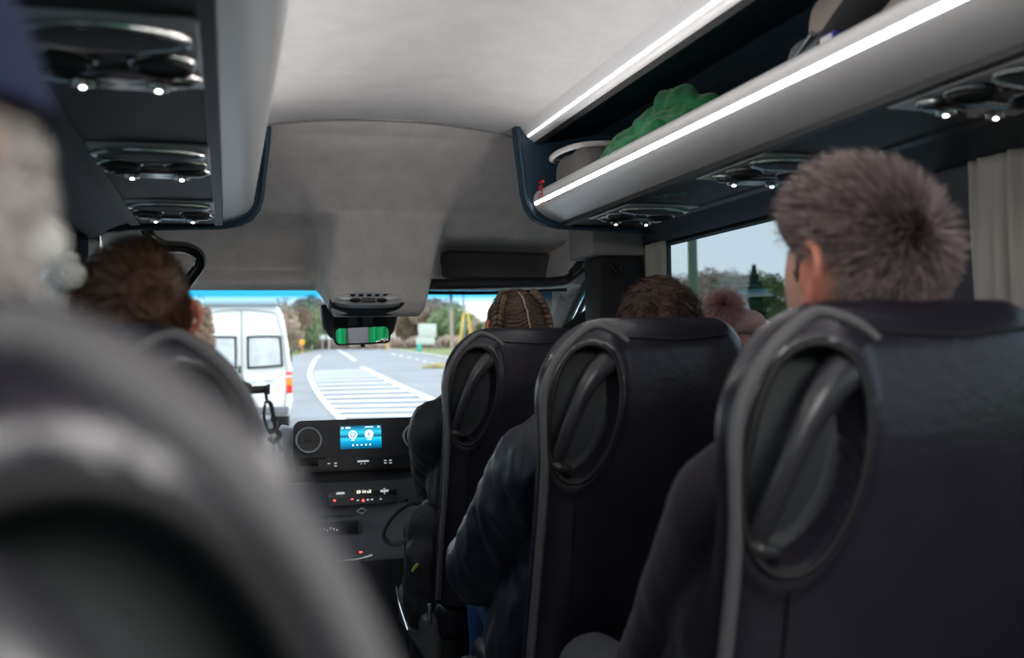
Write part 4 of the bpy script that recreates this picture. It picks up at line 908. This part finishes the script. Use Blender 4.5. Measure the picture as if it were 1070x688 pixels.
def person(label, head, yaw, tilt, hip, jacket, jcol_m, arms, sh_z, sh_w=.19, hs=1.0, puff=0, trousers_m=None, vox=.0065, jfold=.006, fseed=1, hand_pose=True, neck_cover=0, group=None, legs=True):
    """all coordinates in coach space; the root Empty stands on the floor below the hips"""
    root = empty('person', (hip[0], hip[1], -1.2)); tag(root, label, 'person', group); O = Vector(root.location)
    HC = Vector(head)-O; HP = Vector(hip)-O
    Rm = Matrix.Rotation(yaw, 4, 'Z') @ Matrix.Rotation(tilt[0], 4, 'X') @ Matrix.Rotation(tilt[1], 4, 'Y')
    SHc = Vector((hip[0]*.45+head[0]*.55, head[1]*.75+hip[1]*.25+.0, sh_z))-O
    mb = MB(); hv, hf = head_mesh(hs); mb.add([Rm @ v+HC for v in hv], hf)
    for s in (-1, 1):        # ears
        e = MB(); e.tube([(s*.073, .006, -.024), (s*.080, -.004, -.032), (s*.090, -.020, -.014), (s*.097, -.030, .010), (s*.096, -.026, .030), (s*.089, -.008, .040), (s*.080, .010, .032), (s*.076, .010, .010)], [.007, .009, .0065, .0062, .0062, .006, .006, .005], 10)
        e.ell((s*.080, -.006, -.024), (.007, .009, .011)); e.ell((s*.082, -.009, .004), (.006, .019, .030), M=Matrix.Rotation(-s*.45, 3, 'Z'))
        mb.add([Rm @ (Vector(v)*hs)+HC for v in e.v], e.f)
    nb = SHc+Vector((0, .0, .045)); nt_ = HC+Rm @ Vector((0, -.022, -.055))*hs
    capsule(mb, nt_, .052, nb, .058); 
    chest = SHc*.62+HP*.38; 
    def torso(mb_, e):
        for s in (-1, 1):
            capsule(mb_, SHc+Vector((s*(sh_w-.05), 0, -.02)), .062+e, SHc+Vector((s*.05, 0, .025)), .055+e)
            capsule(mb_, SHc+Vector((s*.08, .01, -.09)), .10+e, chest+Vector((s*.07, .01, -.03)), .105+e)
            capsule(mb_, chest+Vector((s*.06, .01, -.05)), .10+e, HP+Vector((s*.08, 0, 0)), .105+e)
    torso(mb, 0)
    J = []
    for s, (el_, wr) in zip((-1, 1), arms):
        sh = SHc+Vector((s*(sh_w-.01), 0, -.03)); el_ = Vector(el_)-O; wr = Vector(wr)-O; J.append((s, sh, el_, wr))
        capsule(mb, sh, .050, el_, .038); capsule(mb, el_, .038, wr, .025)
        if hand_pose: hand(mb, wr, (wr-el_)+Vector((0, .02, -.03)), (0, 0, 1), -s)
    if legs:
        for s in (-1, 1):
            kn = HP+Vector((s*.11, .43, .03)); an = HP+Vector((s*.11, .42, -.43))
            capsule(mb, HP+Vector((s*.09, 0, 0)), .082, kn, .055); capsule(mb, kn, .055, an, .036)
    body = fuse('body', mb, SKIN, root, .0055 if vox < .006 else .0065, smooth_it=3)
    body.data.materials.append(EARM); Ri = Rm.to_3x3().inverted()
    for pl_ in body.data.polygons:
        q_ = Ri @ (pl_.center-HC)
        if abs(q_.x) > .079*hs and abs(q_.z) < .05*hs and -.05*hs < q_.y < .03*hs: pl_.material_index = 1
    mj = MB(); torso(mj, .018+puff); 
    for s, sh, el_, wr in J:
        capsule(mj, sh, .064+puff*1.2, el_, .052+puff); capsule(mj, el_, .052+puff, wr, .040+puff*.5)
    if neck_cover: capsule(mj, nb-Vector((0, 0, .01)), .068+neck_cover, nb+Vector((0, -.005, .03+neck_cover*1.2)), .064+neck_cover*.8)
    jk = fuse(jacket, mj, jcol_m, root, .0075, folds=jfold, fseed=fseed)
    if legs:
        mt = MB()
        for s in (-1, 1):
            kn = HP+Vector((s*.11, .43, .03)); an = HP+Vector((s*.11, .42, -.40))
            capsule(mt, HP+Vector((s*.085, 0, 0)), .108, kn, .072); capsule(mt, kn, .070, an, .055)
        capsule(mt, HP+Vector((-.09, 0, 0)), .112, HP+Vector((.09, 0, 0)), .112)
        fuse('trousers', mt, trousers_m or mat('dark_trousers', (.03, .03, .035), .85), root, .009, folds=.004, fseed=fseed+3)
        for s in (-1, 1):
            sh_ = MB(); a = HP+Vector((s*.11, .40, -.505)); capsule(sh_, a, .036, a+Vector((0, .16, -.006)), .034, flat=1)
            fuse('shoe', sh_, mat('shoe_black', (.02, .02, .02), .5), root, .008)
    return root, HC, Rm, O, SHc
def sphere_dirs(n, pred):
    out_ = []
    while len(out_) < n:
        d = Vector((R.gauss(0, 1), R.gauss(0, 1), R.gauss(0, 1))).normalized()
        if pred(d): out_.append(d)
    return out_
def cap_mesh(hs, off, pred, nu=90, nv=70, fn=None):
    V, F, K = [], [], {}
    for j in range(nv+1):
        ph = -PI/2+PI*j/nv
        for i in range(nu):
            th = 2*PI*i/nu; d = Vector((math.cos(ph)*math.cos(th), math.cos(ph)*math.sin(th), math.sin(ph)))
            o_ = off(d) if callable(off) else off; p = head_pt(d)*hs+d*o_; V.append(p)
            K[j*nu+i] = pred(d)
    for j in range(nv):
        for i in range(nu):
            q = (j*nu+i, j*nu+(i+1) % nu, (j+1)*nu+(i+1) % nu, (j+1)*nu+i)
            if all(K[a] for a in q): F.append(q)
    return V, F

# ---- man with short hair, right
mj_ = mat('plum_black_jersey', (.020, .0145, .025), .88, bump=.25, bump_scale=250, sheen=.12)
hs = 1.17; HM = Vector((.832, 1.175, .086))
rt, HC, Rm, O, SH_c = person('person with short brown hair and a plum black jersey, above the large right seat', HM, math.radians(12), (.10, 0), (.79, 1.40, -.66), 'jersey', mj_,
    [((.655, 1.47, -.47), (.70, 1.68, -.58)), ((1.02, 1.50, -.45), (.93, 1.74, -.56))], -.185, sh_w=.185, hs=hs, vox=.005, jfold=.004, trousers_m=mat('grey_jeans', (.10, .10, .11), .9, bump=.3))
HA = hair_mat('short_brown_hair', (.10, .072, .070), (.44, .34, .33), .5)
def mpred(d): # scalp region
    x, y, z = d
    if abs(x) > .72 and z < .22 and -.42 < y < .0: return False
    return z > (.10+.55*max(0, y) if y > .0 else (-.50 if y < -.45 else .10+.75*y if y < 0 else 0)) or (z > .30 and y < .75) or (abs(x) > .6 and ((.22 < z and y < .42) or (y < -.42 and z > -.15) or (.0 < y < .26 and z > -.04)))
V, F = cap_mesh(hs, .005, mpred); g0 = Rm.to_3x3()
mesh_obj('hair_base', [g0 @ v+HC for v in V], F, mat('scalp_hair', (.045, .032, .030), .8), rt)
whorl = Vector((.16, -.80, .50)).normalized(); roots = []
for d in sphere_dirs(15000, mpred):
    p = head_pt(d)*hs; tan = (d-whorl*d.dot(whorl)); tan = (tan-d*tan.dot(d)); tan = tan.normalized() if tan.length > 1e-3 else Vector((0, 0, -1))
    swirl = d.cross(tan)
    top = sm(-.25, .55, d.z)
    l = (.012+.030*top)*R.uniform(.75, 1.15)*(1.15 if d.y > 0 else 1)
    c_l = noise.noise(d*7)*.5
    dr = d*(.55+.40*top)+tan*(.9-.15*top)+swirl*(.25+c_l)+Vector((R.gauss(0, .10), R.gauss(0, .10), R.gauss(0, .10)))
    roots.append((g0 @ (p+d*.002)+HC, g0 @ dr, l, g0 @ (tan*.15)))
strands('hair', roots, HA, rt, .0011)

# ---- aisle passenger in the middle seat: dark curly hair, navy puffer
navy = mat('navy_puffer', (.006, .010, .026), .45, bump=.1, bump_scale=200, sheen=.06, noise_amt=.15)
hs = 1.12; HM = Vector((.935, 2.06, .015))
rt, HC, Rm, O, SHc2 = person('person with dark curly hair and a navy padded jacket, in front of the middle seat', HM, math.radians(-12), (.15, .0), (.80, 2.22, -.68), 'padded_jacket', navy,
    [((.585, 2.33, -.52), (.66, 2.56, -.62)), ((1.02, 2.34, -.46), (.93, 2.60, -.56))], -.235, sh_w=.22, hs=hs, puff=.032, jfold=.013, fseed=4, neck_cover=.01, trousers_m=mat('blue_jeans', (.012, .07, .20), .8, bump=.3, bump_scale=400))
HB = hair_mat('dark_curly_hair', (.018, .011, .010), (.10, .052, .036), .42)
V, F = cap_mesh(hs, .006, lambda d: d.z > -.4 and d.y < .6); g0 = Rm.to_3x3(); mesh_obj('hair_base', [g0 @ v+HC for v in V], F, mat('brown_scalp', (.10, .052, .035), .8), rt)
roots = []
for d in sphere_dirs(4200, lambda d: d.z > -.45 and d.y < .62):
    thin = math.exp(-((d.x+.1)**2/.06+(d.y+.55)**2/.3+(d.z-.62)**2/.12))
    if R.random() < thin*.75: continue
    p = head_pt(d)*hs; a = noise.noise(d*5)*6; t1 = d.orthogonal().normalized(); t1.rotate(Matrix.Rotation(a, 3, d)); t2 = d.cross(t1)
    roots.append((g0 @ (p+d*.004)+HC, g0 @ (t1*.9+d*.55+Vector((0, 0, -.2))), R.uniform(.030, .052), g0 @ (t2*.5-d*.35)))
strands('hair', roots, HB, rt, .0017, segs=5)

# ---- window side passenger: pink fur pompom hood
PK = mat('dusty_pink_knit', (.42, .24, .23), .95, bump=.5, bump_scale=120)
CRM = mat('white_fleece', (.66, .65, .62), .95, bump=.6, bump_scale=150)
HM = Vector((1.245, 2.32, -.06)); hs = .95
rt, HC, Rm, O, _s = person('person in pale fleece and dusty pink hat with fluffy fur pompom, by the right window', HM, math.radians(10), (.2, 0), (1.2, 2.30, -.70), 'fleece_coat', CRM,
    [((1.02, 2.42, -.50), (1.08, 2.62, -.58)), ((1.36, 2.44, -.50), (1.30, 2.64, -.58))], -.27, sh_w=.17, hs=hs, puff=.01, neck_cover=.02, fseed=8)
g0 = Rm.to_3x3()
V, F = cap_mesh(hs, lambda d: .012+.004*math.sin(30*d.x), lambda d: d.z > -.15 or d.y < -.35); mesh_obj('knit_hat', [g0 @ v+HC for v in V], F, PK, rt)
mb = MB(); 
a = PY(775, 340, 2.27)-O
mb.tube([a+Vector((-.075, -.02, -.02)), a+Vector((-.03, -.03, .008)), a+Vector((.02, -.025, .004)), a+Vector((.045, -.01, -.02))], [.020, .030, .030, .020], 14)
fuse('hat_fold', mb, PK, rt, .005, folds=.003, fseed=3)
pc = PY(757, 321, 2.24)-O
FUR = hair_mat('pink_fur', (.34, .18, .20), (.66, .44, .44), .6); roots = []
for _ in range(5200):
    d = Vector((R.gauss(0, 1), R.gauss(0, 1), R.gauss(0, 1))).normalized(); roots.append((pc+d*.020, d+Vector((R.gauss(0, .15), R.gauss(0, .15), R.gauss(0, .15))), R.uniform(.022, .042), (0, 0, -.12)))
strands('fur_pompom', roots, FUR, rt, .0009)
mb = MB(); a = PY(797, 352, 2.30)-O; mb.tube([a+Vector((-.05, 0, .02)), a+Vector((-.01, 0, .015)), a+Vector((.035, 0, -.045)), a+Vector((.05, .02, -.12))], [.026, .034, .04, .05], 14); fuse('fleece_hood', mb, CRM, rt, .007, folds=.003)

# ---- braided passenger in the front right seat
black_j = mat('black_parka', (.009, .010, .013), .6, bump=.15, bump_scale=200, sheen=.05)
HM = Vector((.855, 2.93, .047)); hs = 1.08
rt, HC, Rm, O, _s = person('person with two brown braids and pale parting before the farthest right seat', HM, math.radians(6), (.12, -.06), (.78, 3.10, -.68), 'black_parka', black_j,
    [((.655, 3.20, -.42), (.72, 3.42, -.50)), ((1.00, 3.22, -.44), (.92, 3.48, -.52))], -.215, sh_w=.215, hs=hs, puff=.022, jfold=.010, fseed=11, trousers_m=mat('grey_brown_trousers', (.055, .048, .052), .85, bump=.2))
g0 = Rm.to_3x3(); HBR = mat('brown_hair', (.085, .052, .033), .45, noise_amt=.35, noise_scale=60)
def groove(d):
    return .008+.0022*math.sin(70*d.z+6*math.sin(4*abs(d.x))+8*abs(d.x))-.006*math.exp(-(d.x-.03*math.sin(9*d.z))**2/.002)
V, F = cap_mesh(hs, groove, lambda d: (d.z > -.75 and d.y < .35) or d.z > .55, nu=200, nv=160); mesh_obj('hair', [g0 @ v+HC for v in V], F, HBR, rt)
mb = MB(); pts = []
for t in np.linspace(.0, 1, 22):
    ph = math.radians(70-125*t); d = Vector((.03*math.sin(t*13)+(-.05 if t < .25 else 0.0)+.03*t, -math.cos(ph), math.sin(ph))).normalized()
    if ph > math.radians(90): pass
    pts.append(g0 @ (head_pt(d)*hs+d*.0085)+HC)
MB().tube(pts, .0026, 8, n=3).build('hair_parting', mat('scalp_pale', (.50, .33, .27), .7), rt)
for s in (-1, 1):
    bm_ = MB()
    for k in range(17):
        t = k/16; ph = math.radians(62-125*t); d = Vector((s*(.50+.38*math.sin(PI*min(1, t*1.1))), -.62*math.cos(ph)+.10, math.sin(ph)*.9)).normalized()
        for q in (-1, 1):
            c_ = head_pt(d)*hs+d*.014+Vector((s*.002, .0, 0))+d.cross(Vector((0, 0, 1))).normalized()*q*.009+Vector((0, 0, .006*q))
            bm_.ell(g0 @ c_+HC, (.010, .018, .0135), M=(g0 @ (Matrix.Rotation(q*.7, 3, 'Y') @ Matrix.Rotation(s*.5, 3, 'Z'))), nu=14, nv=8)
    bm_.build('braid', hair_mat('braid_hair_%s' % ('a' if s < 0 else 'b'), (.055, .033, .022), (.17, .11, .065)), rt)
roots = []
for d in sphere_dirs(2600, lambda d: d.z > -.6 and d.y < .4):
    side = 1 if d.x > 0 else -1; tan = Vector((side, .25, -.12)); tan = tan-d*tan.dot(d)
    roots.append((g0 @ (head_pt(d)*hs+d*.0075)+HC, g0 @ (tan+d*.10), R.uniform(.02, .04), g0 @ (-d*.22)))
strands('loose_strands', roots, hair_mat('braid_strands', (.05, .030, .020), (.20, .13, .08)), rt, .0009)

# ---- left passenger: brown hair in a bun, knitted headscarf
gcoat = mat('grey_wool_coat', (.13, .12, .12), .9, bump=.4, bump_scale=150)
HM = Vector((-.130, 1.50, .048)); hs = .92
rt, HC, Rm, O, _s = person('person with brown hair in a low bun and a cream knitted scarf, left seat', HM, math.radians(8), (.1, .10), (-.155, 1.62, -.68), 'wool_coat', gcoat,
    [((-.34, 1.72, -.46), (-.25, 1.94, -.56)), ((.06, 1.74, -.48), (-.04, 1.98, -.56))], -.20, sh_w=.175, hs=hs, fseed=14)
g0 = Rm.to_3x3(); HC2 = hair_mat('bun_hair', (.045, .022, .014), (.20, .10, .055), .4)
V, F = cap_mesh(hs, .008, lambda d: (d.z > -.6 and d.y < .45) or d.z > .5); mesh_obj('hair_base', [g0 @ v+HC for v in V], F, mat('dark_brown_hair', (.05, .028, .02), .5), rt)
bun = Vector((.012, -.088, .040)); roots = []
for d in sphere_dirs(5200, lambda d: (d.z > -.6 and d.y < .45) or d.z > .5):
    p = head_pt(d)*hs+d*.009; tan = bun-p; tan = tan-d*tan.dot(d); roots.append((g0 @ p+HC, g0 @ (tan.normalized()+d*.06), R.uniform(.03, .055), g0 @ (-d*.15)))
for _ in range(1800):
    a = R.uniform(0, 6.28); b_ = R.uniform(0, 6.28); c_ = bun+Vector(((.020+.013*math.cos(b_))*math.cos(a), -.004+.013*math.sin(b_), (.020+.013*math.cos(b_))*math.sin(a)))
    roots.append((g0 @ c_+HC, g0 @ Vector((-math.sin(a), .1, math.cos(a))), .03, g0 @ Vector((-math.cos(a)*.5, 0, -math.sin(a)*.5))))
strands('hair', roots, HC2, rt, .0012, segs=4)
SCF = mat('cream_knit', (.58, .46, .36), .95)
def knit(name, path, rad, parent, m, rows=10, bead=.0075):
    mb_ = MB().tube(path, rad, 14, n=6); P_ = []
    base = mb_.v; bb = MB().add(base, mb_.f)
    for i in range(0, len(base), 1):
        if (i//14+i % 2) % 2 == 0: bb.ell(base[i], (bead, bead, bead*.8), nu=8, nv=6)
    return bb.build(name, m, parent)
hd = lambda x, y, z: g0 @ Vector((x, y, z))+HC
knit('knitted_scarf', [hd(.066, -.030, -.125), hd(.083, .012, -.085), hd(.092, .042, -.030), hd(.088, .055, .020)], [.040, .034, .028, .020], rt, SCF)
knit('scarf_collar', [hd(-.08, -.02, -.15), hd(-.03, -.065, -.14), hd(.03, -.07, -.14), hd(.075, -.02, -.135)], [.035, .038, .038, .035], rt, SCF)
mb = MB().tube([hd(-.085, -.01, -.02), hd(-.100, -.02, .005), hd(-.098, -.01, .035), hd(-.080, .01, .085)], [.016, .022, .020, .010], 14); mb.ell(hd(-.085, -.035, .055), (.024, .02, .022)); fuse('pale_earmuff', mb, CRM, rt, .005, folds=.003)

# ---- nearest passenger, blurred: navy cap over a white knit band
HM = Vector((-.184, .50, .072)); hs = .95
rt, HC, Rm, O, _s = person('person in navy cap and pale fluffy knit band, strongly blurred at the left edge', HM, math.radians(-8), (.05, 0), (-.15, .62, -.68), 'lilac_coat', mat('lilac_grey_coat', (.40, .34, .38), .9, bump=.3),
    [((-.35, .74, -.47), (-.26, .96, -.56)), ((.07, .78, -.52), (-.05, 1.0, -.58))], -.20, sh_w=.165, hs=hs, fseed=21, neck_cover=.015)
g0 = Rm.to_3x3()
V, F = cap_mesh(hs, lambda d: .036+.010*max(0, d.z), lambda d: d.z > .24); mesh_obj('cap', [g0 @ v+HC for v in V], F, mat('navy_cap_cloth', (.012, .020, .075), .9, bump=.2), rt)
hd = lambda x, y, z: g0 @ Vector((x, y, z))+HC
roots = []
FW = hair_mat('white_fluff', (.50, .46, .44), (.75, .70, .66), .9)
V, F = cap_mesh(hs, .020, lambda d: -.55 < d.z < .28 and d.y < .75); mesh_obj('knit_band', [g0 @ v+HC for v in V], F, CRM, rt)
for d in sphere_dirs(3400, lambda d: -.55 < d.z < .28 and d.y < .75): roots.append((g0 @ (head_pt(d)*hs+d*.019)+HC, g0 @ (d+Vector((R.gauss(0, .4), R.gauss(0, .4), R.gauss(0, .4)))), .018, (0, 0, -.2)))
strands('band_fluff', roots, FW, rt, .0011)
mb = MB().ell(hd(.096, .03, -.02), (.012, .016, .014)); fuse('earmuff', mb, CRM, rt, .005, folds=.003)
# ================================================================ LUGGAGE AND SMALL THINGS
def displaced(mb_, name, m, parent, amp, scale, vox=.006, seed=0, st=(1, 1, 1)): return fuse(name, mb_, m, parent, vox, folds=amp, fscale=scale, fseed=seed, stretch=st)
# grey zip case at the front of the right rack
gp = empty('washbag', (1.045, 2.70, .428)); tag(gp, 'grey soft zip case lying in the right rack in front of the green cloth', 'bag')
GB = mat('grey_bag_cloth', (.16, .155, .15), .75, bump=.3, bump_scale=200, noise_amt=.1)
mb = MB().box((-.095, -.14, .0), (.12, .13, .140), bev=.035); fuse('body', mb, GB, gp, .006, folds=.005, fscale=12, fseed=2)
q = [(-.100, -.13, .130), (-.10, .12, .133), (.11, .12, .137), (.115, -.13, .135)]
MB().tube(q, .008, 8, n=8, closed=True).build('zip_edge', mat('zip_pale', (.45, .44, .43), .6), gp)
MB().tube([(-.06, -.02, .125), (-.05, .0, .150), (.0, .05, .160), (.05, .09, .130)], [.012, .018, .018, .012], 10, flat=.5).build('carry_handle', mat('bag_pale', (.36, .37, .38), .7), gp)
# green crumpled cloth
gg = empty('green_cloth', (1.075, 2.30, .398)); tag(gg, 'crumpled bright green jacket stuffed in the right rack', 'jacket')
GR = mat('bright_green_cloth', (.010, .20, .060), .8, bump=.15, bump_scale=150, sheen=.3, noise_amt=.2, noise_scale=8)
mb = MB(); mb.ell((.02, .02, .07), (.12, .20, .075)); mb.ell((-.02, .08, .10), (.09, .11, .075)); mb.ell((.0, -.10, .095), (.10, .12, .085)); mb.ell((.05, 0, .13), (.07, .14, .06))
mb.tube([(-.09, .20, .05), (-.07, .14, .12), (-.02, .04, .165), (-.03, -.06, .19), (-.01, -.16, .185), (.04, -.24, .12)], [.02, .022, .024, .022, .022, .015], 10)
mb.tube([(-.10, .18, .03), (-.115, .06, .06), (-.11, -.04, .10), (-.085, -.14, .11), (-.07, -.22, .06)], [.015, .022, .024, .02, .015], 10)
mb.tube([(-.06, .10, .06), (-.05, .02, .16), (-.07, -.05, .12)], [.03, .03, .02], 10)
fuse('cloth_folds', mb, GR, gg, .005, folds=.022, fscale=17, fseed=6, stretch=(1, .7, 1), smooth_it=1)
# beige and grey holdall further back in the rack
hg = empty('holdall', (1.185, 1.43, .405)); tag(hg, 'beige and black holdall with red white and blue tag in the right rack', 'bag')
BG = mat('beige_bag_leather', (.36, .31, .27), .55, bump=.1, bump_scale=100)
mb = MB().box((-.15, -.34, .0), (.155, .20, .245), bev=.05); fuse('body', mb, BG, hg, .008, folds=.006, fscale=7, fseed=9)
MB().box((-.165, .06, .06), (.10, .235, .165), bev=.03).build('grey_end', mat('grey_end_cloth', (.16, .17, .18), .6), hg)
MB().tube([(-.15, .24, .115), (-.165, .17, .135), (-.172, .12, .15)], .006, 8).build('zip', CHROME, hg)
MB().tube([(-.150, .13, .075), (-.160, .06, .12), (-.162, -.06, .17), (-.162, -.20, .215), (-.150, -.32, .235)], [.022, .034, .036, .034, .03], 12, flat=.5).build('black_strap', mat('strap_black', (.012, .012, .014), .8), hg)
fl = MB().box((-.190, .030, .091), (-.176, .072, .127)).build('flag_tag', mat('tag_blue', (.03, .05, .30), .6), hg)
MB().box((-.1925, .036, .107), (-.189, .068, .123)).build('tag_stripe', mat('tag_white', (.8, .8, .8), .6), fl)
MB().box((-.1925, .036, .091), (-.189, .068, .107)).build('tag_stripe', mat('tag_red', (.7, .02, .02), .6), fl)
# hook and strap beside the left seat
hk = empty('coat_hook', PY(262, 407, 2.2)); HO = Vector(hk.location); tag(hk, 'short dark peg sticking out beside the left seat, in front of the van', 'hook')
pg = [PY(258, 408, 2.2)-HO, PY(280, 407, 2.2)-HO]; MB().tube(pg, .0085, 12, smooth=False).build('peg', mat('olive_black', (.04, .042, .036), .5), hk)
MB().tube([PY(279, 407, 2.2)-HO, PY(282, 407, 2.2)-HO], .0115, 12, smooth=False).build('peg_cap', mat('plum_cap', (.05, .02, .06), .4), hk)
MB().tube([PY(262, 407.5, 2.2)-HO, PY(240, 412, 2.2)-HO, PY(232, 520, 2.2)-HO, Vector((PY(232, 520, 2.2).x-HO.x, 0, -1.2-HO.z))], .012, 10).build('peg_post', mat('olive_black', (.04, .042, .036), .5), hk)
st = empty('hanging_strap', PY(278, 407, 2.19)); SO = Vector(st.location); tag(st, 'dark lanyard strap with metal clip hanging from the peg', 'strap')
WB = mat('grey_webbing', (.07, .065, .065), .8, bump=.4, bump_scale=500)
P = lambda x, y: PY(x, y, 2.19)-SO
MB().tube([P(277, 403), P(278, 412), P(279, 420)], .0035, 8).build('hook_clip', DARKPL, st)
MB().tube([P(276, 422), P(280, 420), P(283, 423), P(286, 436), P(289, 452)], [.004, .005, .006, .006, .007], 10, flat=.4).tube([P(277, 423), P(276, 436), P(281, 452)], [.004, .004, .004], 8, flat=.5).build('webbing', WB, st)
MB().tube([P(281, 452), P(288, 450), P(292, 455), P(286, 461), P(281, 457)], .006, 8).build('buckle', DARKPL, st)
MB().tube([P(290, 460), P(293, 468), P(295, 472)], .004, 8).build('metal_clip', CHROME, st)
MB().tube([P(286, 460), P(287, 480), P(286, 520)], .005, 8, flat=.4).build('strap_tail', WB, st)
# rucksack on the front passenger's knees
rk_ = empty('rucksack', (.56, 3.02, -.62)); tag(rk_, 'black rucksack with a lime pull tag beside the front seat passenger', 'rucksack'); RO = Vector(rk_.location)
mb = MB(); 
capsule(mb, PY(452, 548, 3.02)-RO, .070, PY(450, 630, 3.02)-RO, .085); capsule(mb, PY(444, 580, 3.0)-RO, .060, PY(448, 610, 3.0)-RO, .065)
fuse('rucksack_body', mb, mat('ripstop_black', (.022, .020, .024), .6, bump=.2), rk_, .007, folds=.012, fscale=16, fseed=5)
a = PY(434, 593, 2.90)-RO; MB().tube([a+Vector((-.010, 0, -.012)), a, a+Vector((.008, 0, .010))], [.004, .006, .004], 8).build('pull_tag', mat('lime', (.35, .45, .03), .6), rk_)
PR = lambda x, y, Y=3.05: PY(x, y, Y)-RO
MB().tube([PR(444, 528), PR(430, 527), PR(415, 536), PR(403, 552), PR(402, 563), PR(412, 569), PR(430, 562)], .0085, 10, flat=.5).build('shoulder_strap', mat('strap_grey', (.045, .047, .052), .6), rk_)
MB().box(PY(449, 642, 2.75)-RO-Vector((.006, .004, .03)), PY(449, 642, 2.75)-RO+Vector((.006, .004, .03)), bev=.003).build('buckle', CHROME, rk_)
